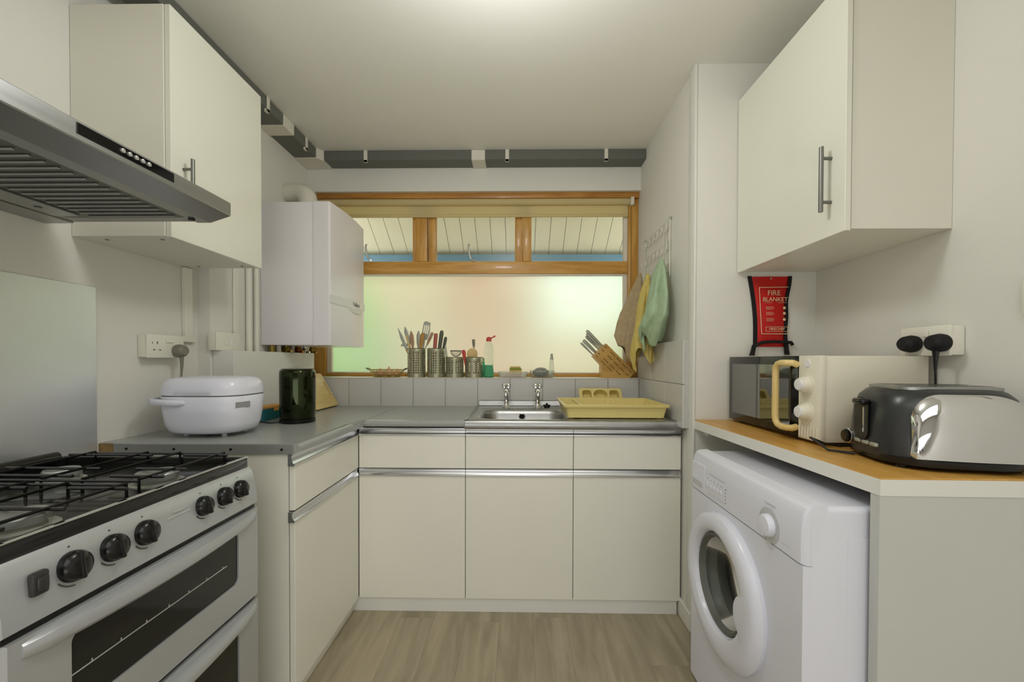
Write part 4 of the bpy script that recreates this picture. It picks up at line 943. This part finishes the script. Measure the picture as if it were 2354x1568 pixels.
sp_ = lambda m1, m2: [('handle', m1, [(0, .004, .003), (.3, .006, .004), (.62, .005, .004)]), ('head', m2, [(.62, .005, .003), (.72, .012, .003), (.9, .013, .002), (1, .003, .001)])]
utensil('kitchen_knife', 'grey-bladed knife leaning furthest left out of the first pot', 'knife', (-0.625, 2.55, 1.08), (-0.749, 2.55, 1.377), [('handle', m_spoon, [(0, .006, .004), (.55, .008, .006)]), ('blade', m_greymetal, [(.55, .009, .0015), (.8, .011, .001), (1, .001, .0006)])], ug1)
utensil('wooden_spatula', 'wooden spatula with pale tip, second from left in the first pot', 'spatula', (-0.63, 2.565, 1.08), (-0.709, 2.565, 1.383), sp_(m_paleW, m_greymetal), ug1)
utensil('wooden_spoon', 'pale bamboo stick between spatulas in the first pot', 'spoon', (-0.635, 2.535, 1.08), (-0.692, 2.535, 1.33), [('handle', m_paleW, [(0, .005, .004), (1, .006, .005)])], ug1)
utensil('wooden_spoon', 'reddish wooden spoon in the middle of the first pot', 'spoon', (-0.635, 2.55, 1.08), (-0.667, 2.55, 1.356), sp_(m_spoon, m_pinkhandle), ug1)
utensil('table_knife', 'short grey table knife in the middle of the first pot', 'knife', (-0.625, 2.57, 1.08), (-0.625, 2.57, 1.36), sp_(m_spoon, m_greymetal), ug1)
utensil('wooden_spoon', 'brown wooden spoon in front of the slotted turner', 'spoon', (-0.635, 2.54, 1.08), (-0.590, 2.54, 1.345), [('handle', m_spoon, [(0, .005, .004), (.5, .007, .005), (.8, .013, .006), (.95, .013, .006), (1, .006, .003)])], ug1)
utensil('ladle', 'small grey ladle hanging over the left rim of the first pot', 'ladle', (-0.64, 2.58, 1.10), (-0.690, 2.58, 1.30), [('handle', m_greymetal, [(0, .004, .003), (1, .004, .003)])], ug1)
o = [q for q in bpy.data.objects if q.get('label') == 'small grey ladle hanging over the left rim of the first pot'][0]
G().lathe([(0.026, 0), (0.024, 0.010), (0.016, 0.018), (0.004, 0.022)], (-0.712, 2.575, 1.262), 20).make('bowl', m_greymetal, o)
# slotted turner
tt, P = utensil('slotted_turner', 'tall grey slotted turner standing highest in the first pot', 'turner', (-0.625, 2.575, 1.08), (-0.570, 2.575, 1.418), [('handle', m_greymetal, [(0, .004, .003), (.70, .005, .004)])], ug1)
g = G().plate([(-0.016, 0.66), (0.016, 0.66), (0.024, 0.74), (0.022, 0.97), (0.010, 1.0), (-0.020, 0.985), (-0.026, 0.80)], [rrect(-0.012, 0.85, 0.0035, 0.075, 0.003, 3), rrect(0.000, 0.85, 0.0035, 0.08, 0.003, 3), rrect(0.012, 0.85, 0.0035, 0.075, 0.003, 3)], lambda u, v, d: P(v, u, d), -0.001, 0.001)
g.make('blade', m_greymetal, tt, flat=True)
utensil('peeler', 'peeler with pinkish brown handle leaning left in the second pot', 'peeler', (-0.60, 2.55, 1.20), (-0.533, 2.55, 1.348), [('shank', m_greymetal, [(0, .003, .002), (.5, .004, .002)]), ('handle', m_pinkhandle, [(.48, .005, .004), (.7, .009, .006), (.95, .009, .006), (1, .004, .003)])], ug2)
bpy.data.objects['peeler'].location.x += 0.0
utensil('kitchen_knife', 'knife with flat red handle in the second pot', 'knife', (-0.535, 2.56, 1.08), (-0.514, 2.56, 1.342), [('handle', m_redhandle, [(0.3, .004, .003), (.55, .012, .006), (.98, .012, .006), (1, .010, .005)])], ug2)
utensil('kitchen_knife', 'knife with thick dark handle, tallest in the second pot', 'knife', (-0.515, 2.56, 1.08), (-0.477, 2.56, 1.36), [('handle', m_darkhandle, [(0.3, .006, .004), (.6, .011, .007), (.93, .013, .008), (1, .008, .004)])], ug2)
utensil('kitchen_knife', 'knife with slim dark grey handle at the right of the second pot', 'knife', (-0.50, 2.575, 1.08), (-0.455, 2.575, 1.322), [('handle', m_darkhandle, [(0.3, .005, .004), (.6, .009, .006), (.95, .010, .006), (1, .005, .003)])], ug2)
utensil('table_knife', 'thin silver knife blade between the second and third pots', 'knife', (-0.43, 2.545, 1.08), (-0.453, 2.545, 1.268), [('blade', m_greymetal, [(0, .004, .002), (.6, .006, .0015), (.95, .005, .001), (1, .001, .0006)])], None)
# strainer
st = thing('strainer', 'small dark wire strainer on the third pot', 'strainer', (-0.39, 2.55, 1.2))
g = G()
for k in range(5):
    a = k * PI / 5
    g.tube([(-0.388 + 0.033 * math.cos(q) * math.cos(a), 2.55 + 0.033 * math.cos(q) * math.sin(a), 1.234 - 0.036 * math.sin(q)) for q in [PI * i / 10 for i in range(11)]], 0.0014, 5)
g.tube([(-0.388 + 0.034 * math.cos(2 * PI * i / 24), 2.55 + 0.034 * math.sin(2 * PI * i / 24), 1.234) for i in range(24)], 0.0028, 6, closed=True)
g.make('wire_bowl', m_darkhandle, st)
G().tube([(-0.40, 2.56, 1.19), (-0.395, 2.56, 1.10), (-0.395, 2.56, 1.08)], 0.003, 6).make('handle', m_darkhandle, st)
utensil('bottle_opener', 'red bottle opener between the third and fourth pots', 'opener', (-0.318, 2.545, 1.10), (-0.342, 2.545, 1.240), [('handle', m_redhandle if False else m_redcap, [(0, .005, .004), (.75, .010, .004), (.9, .013, .004), (1, .006, .003)])], None)
ws, P = utensil('wooden_spoon', 'round-headed wooden spoon in the fourth pot', 'spoon', (-0.285, 2.55, 1.08), (-0.288, 2.55, 1.250), [('handle', m_spoon, [(0, .005, .004), (.6, .006, .005)]), ('head', m_paleW, [(.55, .012, .004), (.66, .028, .007), (.80, .034, .008), (.92, .028, .007), (1, .010, .003)])], None)
utensil('dish_brush', 'grey dish brush standing up from the fourth pot', 'brush', (-0.270, 2.575, 1.08), (-0.283, 2.575, 1.306), [('handle', m_greymetal, [(0, .004, .003), (.8, .005, .004)]), ('head', m_greyplug, [(.8, .007, .006), (.9, .009, .008), (1, .009, .008)])], None)
# bottles
bt = thing('washing_up_bottle', 'clear washing-up bottle with green liquid and red flip cap', 'bottle', (-0.186, 2.56, ZL))
G().lathe([(0.026, 0), (0.0305, 0.004), (0.031, 0.03), (0.0265, 0.07), (0.026, 0.12), (0.029, 0.155), (0.029, 0.175), (0.023, 0.205), (0.0135, 0.222), (0.0125, 0.226)], (-0.186, 2.56, ZL), 32, cap1=False).make('shell', m_clear, bt, ang=0.9)
G().lathe([(0.0255, 0.003), (0.0295, 0.006), (0.030, 0.03), (0.0262, 0.062), (0.0258, 0.076), (0.01, 0.0762)], (-0.186, 2.56, ZL), 32).make('liquid', m_green, bt, ang=0.9)
G().lathe([(0.0165, 0.222), (0.0165, 0.240), (0.011, 0.248), (0.006, 0.250)], (-0.186, 2.56, ZL), 24).make('cap', m_redcap, bt)
G().tube([(-0.176, 2.56, ZL + 0.240), (-0.160, 2.56, ZL + 0.248), (-0.146, 2.56, ZL + 0.257)], [0.004, 0.004, 0.0055], 8).make('flip_spout', m_redcap, bt)
bt = thing('washing_up_bottle', 'teal liquid bottle mostly hidden behind the fourth pot', 'bottle', (-0.228, 2.632, ZL))
G().lathe([(0.016, 0), (0.018, 0.003), (0.018, 0.075), (0.010, 0.09), (0.008, 0.10)], (-0.228, 2.636, ZL), 24).make('shell', m_green, bt)
G().lathe([(0.009, 0.098), (0.009, 0.118), (0.006, 0.122)], (-0.228, 2.636, ZL), 16).make('cap', m_potsteel, bt)
# tray with sponge
ty = thing('soap_tray', 'shallow white tray on the ledge left of the clear tub', 'tray', (-0.035, 2.56, ZL))
def tray(hx, hy, h, r, cx, cy, m, par, th_=0.003, flare=0.006):
    return G().loft([rr3(cx, cy, hx - flare, hy - flare, r, ZL), rr3(cx, cy, hx, hy, r, ZL + h), rr3(cx, cy, hx - th_, hy - th_, r, ZL + h), rr3(cx, cy, hx - flare - th_, hy - flare - th_, r, ZL + th_)]).make('shell', m, par, ang=0.5)
tray(0.088, 0.050, 0.036, 0.015, -0.035, 2.56, m_cloudy, ty)
tag(G().loft([sell(-0.040, 2.555, 0.06, 0.03, ZL + 0.0035, 2.5, 32), sell(-0.040, 2.555, 0.066, 0.034, ZL + 0.010, 2.5, 32), sell(-0.040, 2.555, 0.05, 0.026, ZL + 0.018, 2.5, 32)]).make('soap_bar', m_soap, ang=0.9), 'pink-brown bar of soap lying in the white tray', 'soap')
spg = thing('sponge', 'yellow sponge with green scouring side standing in the white tray', 'sponge', (-0.02, 2.56, ZL + 0.018))
G().box(-0.058, 0.018, 2.545, 2.585, ZL + 0.0185, ZL + 0.046, 0.005, 2).make('foam', m_sponge, spg)
G().box(-0.058, 0.018, 2.545, 2.585, ZL + 0.0462, ZL + 0.056, 0.003, 2).make('scouring_pad', m_spongeg, spg)
G().box(-0.056, 0.012, 2.548, 2.582, ZL + 0.0562, ZL + 0.068, 0.006, 2).make('top_foam', m_sponge, spg)
tub = thing('clear_tub', 'clear plastic tub on the ledge right of the sponge tray', 'tub', (0.142, 2.56, ZL))
tray(0.074, 0.050, 0.044, 0.012, 0.142, 2.56, m_clear, tub)
tag(G().loft([sell(0.135, 2.56, r * 1.25, r * 0.9, ZL + z, 2.2, 32) for r, z in ((0.012, 0.0035), (0.028, 0.010), (0.038, 0.024), (0.042, 0.040), (0.034, 0.047), (0.022, 0.058), (0.008, 0.062))]).make('steel_scourer', m_scrub, ang=1.2), 'grey steel-wool scourer heaped in the clear tub', 'scourer')
bt = thing('spray_bottle', 'slim cloudy bottle with grey top behind the clear tub', 'bottle', (0.203, 2.635, ZL))
G().lathe([(0.014, 0), (0.0155, 0.003), (0.0155, 0.06), (0.0145, 0.09), (0.011, 0.112)], (0.208, 2.632, ZL), 24).make('shell', m_cloudy, bt)
G().lathe([(0.0115, 0.110), (0.0105, 0.118), (0.0075, 0.140), (0.008, 0.146), (0.006, 0.148)], (0.208, 2.632, ZL), 20).make('cap', m_greymetal, bt)
# wire basket with onions
wbk = thing('wire_basket', 'small golden wire basket at the left end of the ledge', 'basket', (-0.82, 2.56, ZL))
g = G()
rim = lambda z, k: [(-0.82 + (0.082 + k) * math.cos(2 * PI * i / 48), 2.56 + (0.048 + k * 0.5) * math.sin(2 * PI * i / 48), ZL + z) for i in range(48)]
for z, k in ((0.003, 0.0), (0.018, 0.008), (0.032, 0.018), (0.046, 0.028)): g.tube(rim(z, k), 0.0022, 6, closed=True)
g.make('hoops', m_gold, wbk)
for i in range(28):
    a = 2 * PI * i / 28
    G().tube([(-0.82 + (0.082 + k) * math.cos(a), 2.56 + (0.048 + k * 0.5) * math.sin(a), ZL + z) for z, k in ((0.003, 0.0), (0.02, 0.009), (0.046, 0.028))], 0.0014, 5).make('wire_stave', m_gold, wbk)
G().loft([sell(-0.82, 2.56, 0.082, 0.048, ZL + 0.001, 2, 32), sell(-0.82, 2.56, 0.084, 0.049, ZL + 0.004, 2, 32)]).make('base', m_gold, wbk)
for s_ in (-1, 1): G().tube([(-0.82 + s_ * 0.108, 2.54, ZL + 0.046), (-0.82 + s_ * 0.124, 2.545, ZL + 0.055), (-0.82 + s_ * 0.124, 2.575, ZL + 0.055), (-0.82 + s_ * 0.108, 2.58, ZL + 0.046)], 0.003, 6).make('handle', m_darkhandle, wbk)
for i, (x, y, r, lb) in enumerate(((-0.862, 2.56, 0.026, 'pale garlic bulb at the left in the wire basket'), (-0.806, 2.555, 0.030, 'pinkish garlic bulb with pointed top in the middle of the wire basket'), (-0.758, 2.565, 0.024, 'pale garlic bulb at the right in the wire basket'))):
    G_ = G().lathe([(0.004, 0.0), (r * 0.8, r * 0.25), (r, r * 0.75), (r * 0.8, r * 1.25), (r * 0.35, r * 1.6), (r * 0.12, r * 2.0), (0.001, r * 2.1)], (x, y, ZL + 0.0042), 20)
    tag(G_.make('garlic_bulb', m_garlic, ang=0.9), lb, 'garlic', 'garlic bulbs in the wire basket')

# knife block and knives
kb = thing('knife_block', 'beech knife block with dark grooves at the right end of the ledge', 'knife block', (0.6, 2.58, ZL))
poly = [(0.507, ZL), (0.507, 1.149), (0.457, 1.203), (0.532, 1.280), (0.706, 1.107), (0.676, ZL)]
G().prism(poly, fXZ, 2.53, 2.625).make('block', m_block, kb, flat=True)
d_ = Vector((0.706 - 0.532, 0, 1.107 - 1.280)).normalized(); e_ = Vector((0.532 - 0.457, 0, 1.280 - 1.203)).normalized()
o_ = Vector((0.457, 2.5297, 1.203))
for row, off in ((0.012, 0.0), (0.032, 0.0), (0.062, 0.004), (0.090, 0.0)):
    for k in range(5):
        L0 = off + k * 0.052 - (0.02 if k == 0 else 0.0) + 0.0; L1 = L0 + 0.040
        L0 = max(L0, 0.004); L1 = min(L1, 0.232)
        if L1 - L0 < 0.01: continue
        a = o_ + e_ * row + d_ * L0; b = o_ + e_ * row + d_ * L1
        if min(a.z, b.z) < ZL + 0.006: continue
        w2 = e_ * 0.0019
        G().loft([[a - w2, a + w2, b + w2, b - w2], [v + Vector((0, 0.001, 0)) for v in (a - w2, a + w2, b + w2, b - w2)]]).make('groove', m_slot, kb, flat=True)
up_ = -d_
kl = ['knife handle lowest and furthest left in the block', 'second knife handle from the left in the block', 'third knife handle from the left, close beside the second', 'fourth knife handle from the left in the block', 'fifth knife handle, partly behind the topmost one', 'topmost long knife handle in the block']
for i, (s_, y, ln, wd) in enumerate(((0.006, 2.565, 0.112, 0.0065), (0.022, 2.545, 0.114, 0.007), (0.034, 2.575, 0.112, 0.007), (0.056, 2.565, 0.118, 0.008), (0.068, 2.55, 0.128, 0.0085), (0.084, 2.56, 0.140, 0.0095))):
    st_ = Vector((0.457, y, 1.203)) + e_ * s_
    t = thing('kitchen_knife', 'grey steel ' + kl[i], 'knife', st_, 'knives in the block')
    def ring(f, a, b): return [st_ + up_ * f + e_ * (a * math.cos(q)) + Vector((0, b * math.sin(q), 0)) for q in [2 * PI * j / 14 for j in range(14)]]
    G().loft([ring(0.014, wd * 0.7, 0.006), ring(0.03, wd * 0.8, 0.007), ring(ln * 0.6, wd, 0.008), ring(ln * 0.92, wd * 1.1, 0.008), ring(ln, wd * 0.6, 0.004)]).make('handle', m_greymetal, t, ang=0.9)
    G().loft([ring(-0.0005, wd * 0.5, 0.0025), ring(0.015, wd * 0.8, 0.005)]).make('bolster', m_chrome, t, ang=0.9)

# ================================================================ HOOK RACK AND TOWELS
hr = thing('hook_rack', 'white wire hook rack on the right wall above the towels', 'rack', (0.75, 2.28, 1.75))
g = G()
for y in (2.075, 2.485): g.tube([(0.748, y, 1.886), (0.748, y, 1.60)], 0.0028, 6)
for y in (2.13, 2.16): g.tube([(0.748, y, 1.84), (0.748, y, 1.60)], 0.0022, 6)
for z in (1.880, 1.845, 1.775, 1.74, 1.66, 1.62): g.tube([(0.748, 2.075, z), (0.748, 2.485, z)], 0.0020, 6)
g.make('wire_frame', m_wire, hr)
for z in (1.845, 1.74, 1.645):
    for k in range(6):
        y = 2.115 + k * 0.066
        G().tube([(0.748, y, z + 0.035), (0.744, y, z), (0.736, y, z - 0.016), (0.722, y, z - 0.018), (0.716, y, z + 0.004)], 0.0022, 6).make('hook', m_wire, hr)
for y in (2.075, 2.485): G().sphere((0.750, y, 1.886), 0.007, n=10).make('wall_fixing', m_greymetal, hr)
def towel(name, label, mat, top, rows, folds, seed, hem):
    rnd = random.Random(seed); ph = [rnd.uniform(0, 6.28) for _ in range(4)]
    g = G(); n = 96; rings = []; rr = [(top[2], top[0], top[1], 0.006, 0.010)] + rows
    out = []
    for i in range(len(rr) - 1):
        for k in range(6):
            f = k / 6; out.append(tuple(a + (b - a) * f for a, b in zip(rr[i], rr[i + 1])))
    out.append(rr[-1])
    zt, zb = out[0][0], out[-1][0]
    for z, cx, cy, ax, ay in out:
        f = (zt - z) / (zt - zb); rg = []
        for j in range(n):
            a = 2 * PI * j / n
            tri = lambda q: 2 / PI * math.asin(math.sin(q) * 0.97)
            fo = 1 + min(1, f * 3) * (0.27 * tri(folds * a + ph[0]) + 0.13 * tri((folds * 2 - 1) * a + ph[1] + f * 1.5) + 0.05 * math.sin(9 * a + ph[2] + 14 * f))
            hz = hem * f ** 3 * (math.sin(2 * a + ph[2]) + 0.9 * tri(3 * a + ph[3]))
            rg.append(Vector((min(cx + ax * fo * math.cos(a), 0.744), cy + ay * fo * math.sin(a), z + hz)))
        rings.append(rg)
    o = g.loft(rings, True, False).make(name, mat, None, ang=1.5)
    md = o.modifiers.new('thickness', 'SOLIDIFY'); md.thickness = 0.003; md.offset = 1
    return tag(o, label, 'towel', 'towels on the hook rack')
towel('towel', 'beige towel hanging nearest the window', m_towelb, (0.712, 2.46, 1.688), [(1.60, 0.700, 2.46, 0.028, 0.036), (1.45, 0.672, 2.455, 0.055, 0.052), (1.30, 0.655, 2.45, 0.072, 0.056), (1.225, 0.665, 2.44, 0.060, 0.048)], 4, 3, 0.035)
towel('towel', 'yellow towel hanging between the beige and green towels', m_towely, (0.712, 2.31, 1.655), [(1.55, 0.700, 2.30, 0.026, 0.05), (1.40, 0.690, 2.285, 0.040, 0.065), (1.25, 0.675, 2.27, 0.055, 0.072), (1.185, 0.675, 2.25, 0.045, 0.065)], 5, 11, 0.04)
towel('towel', 'pale green towel hanging nearest the camera on the rack', m_towelg, (0.712, 2.09, 1.682), [(1.62, 0.700, 2.08, 0.026, 0.060), (1.50, 0.690, 2.06, 0.036, 0.085), (1.40, 0.680, 2.06, 0.046, 0.095), (1.32, 0.668, 2.10, 0.05, 0.080), (1.275, 0.668, 2.12, 0.040, 0.055)], 4, 8, 0.03)
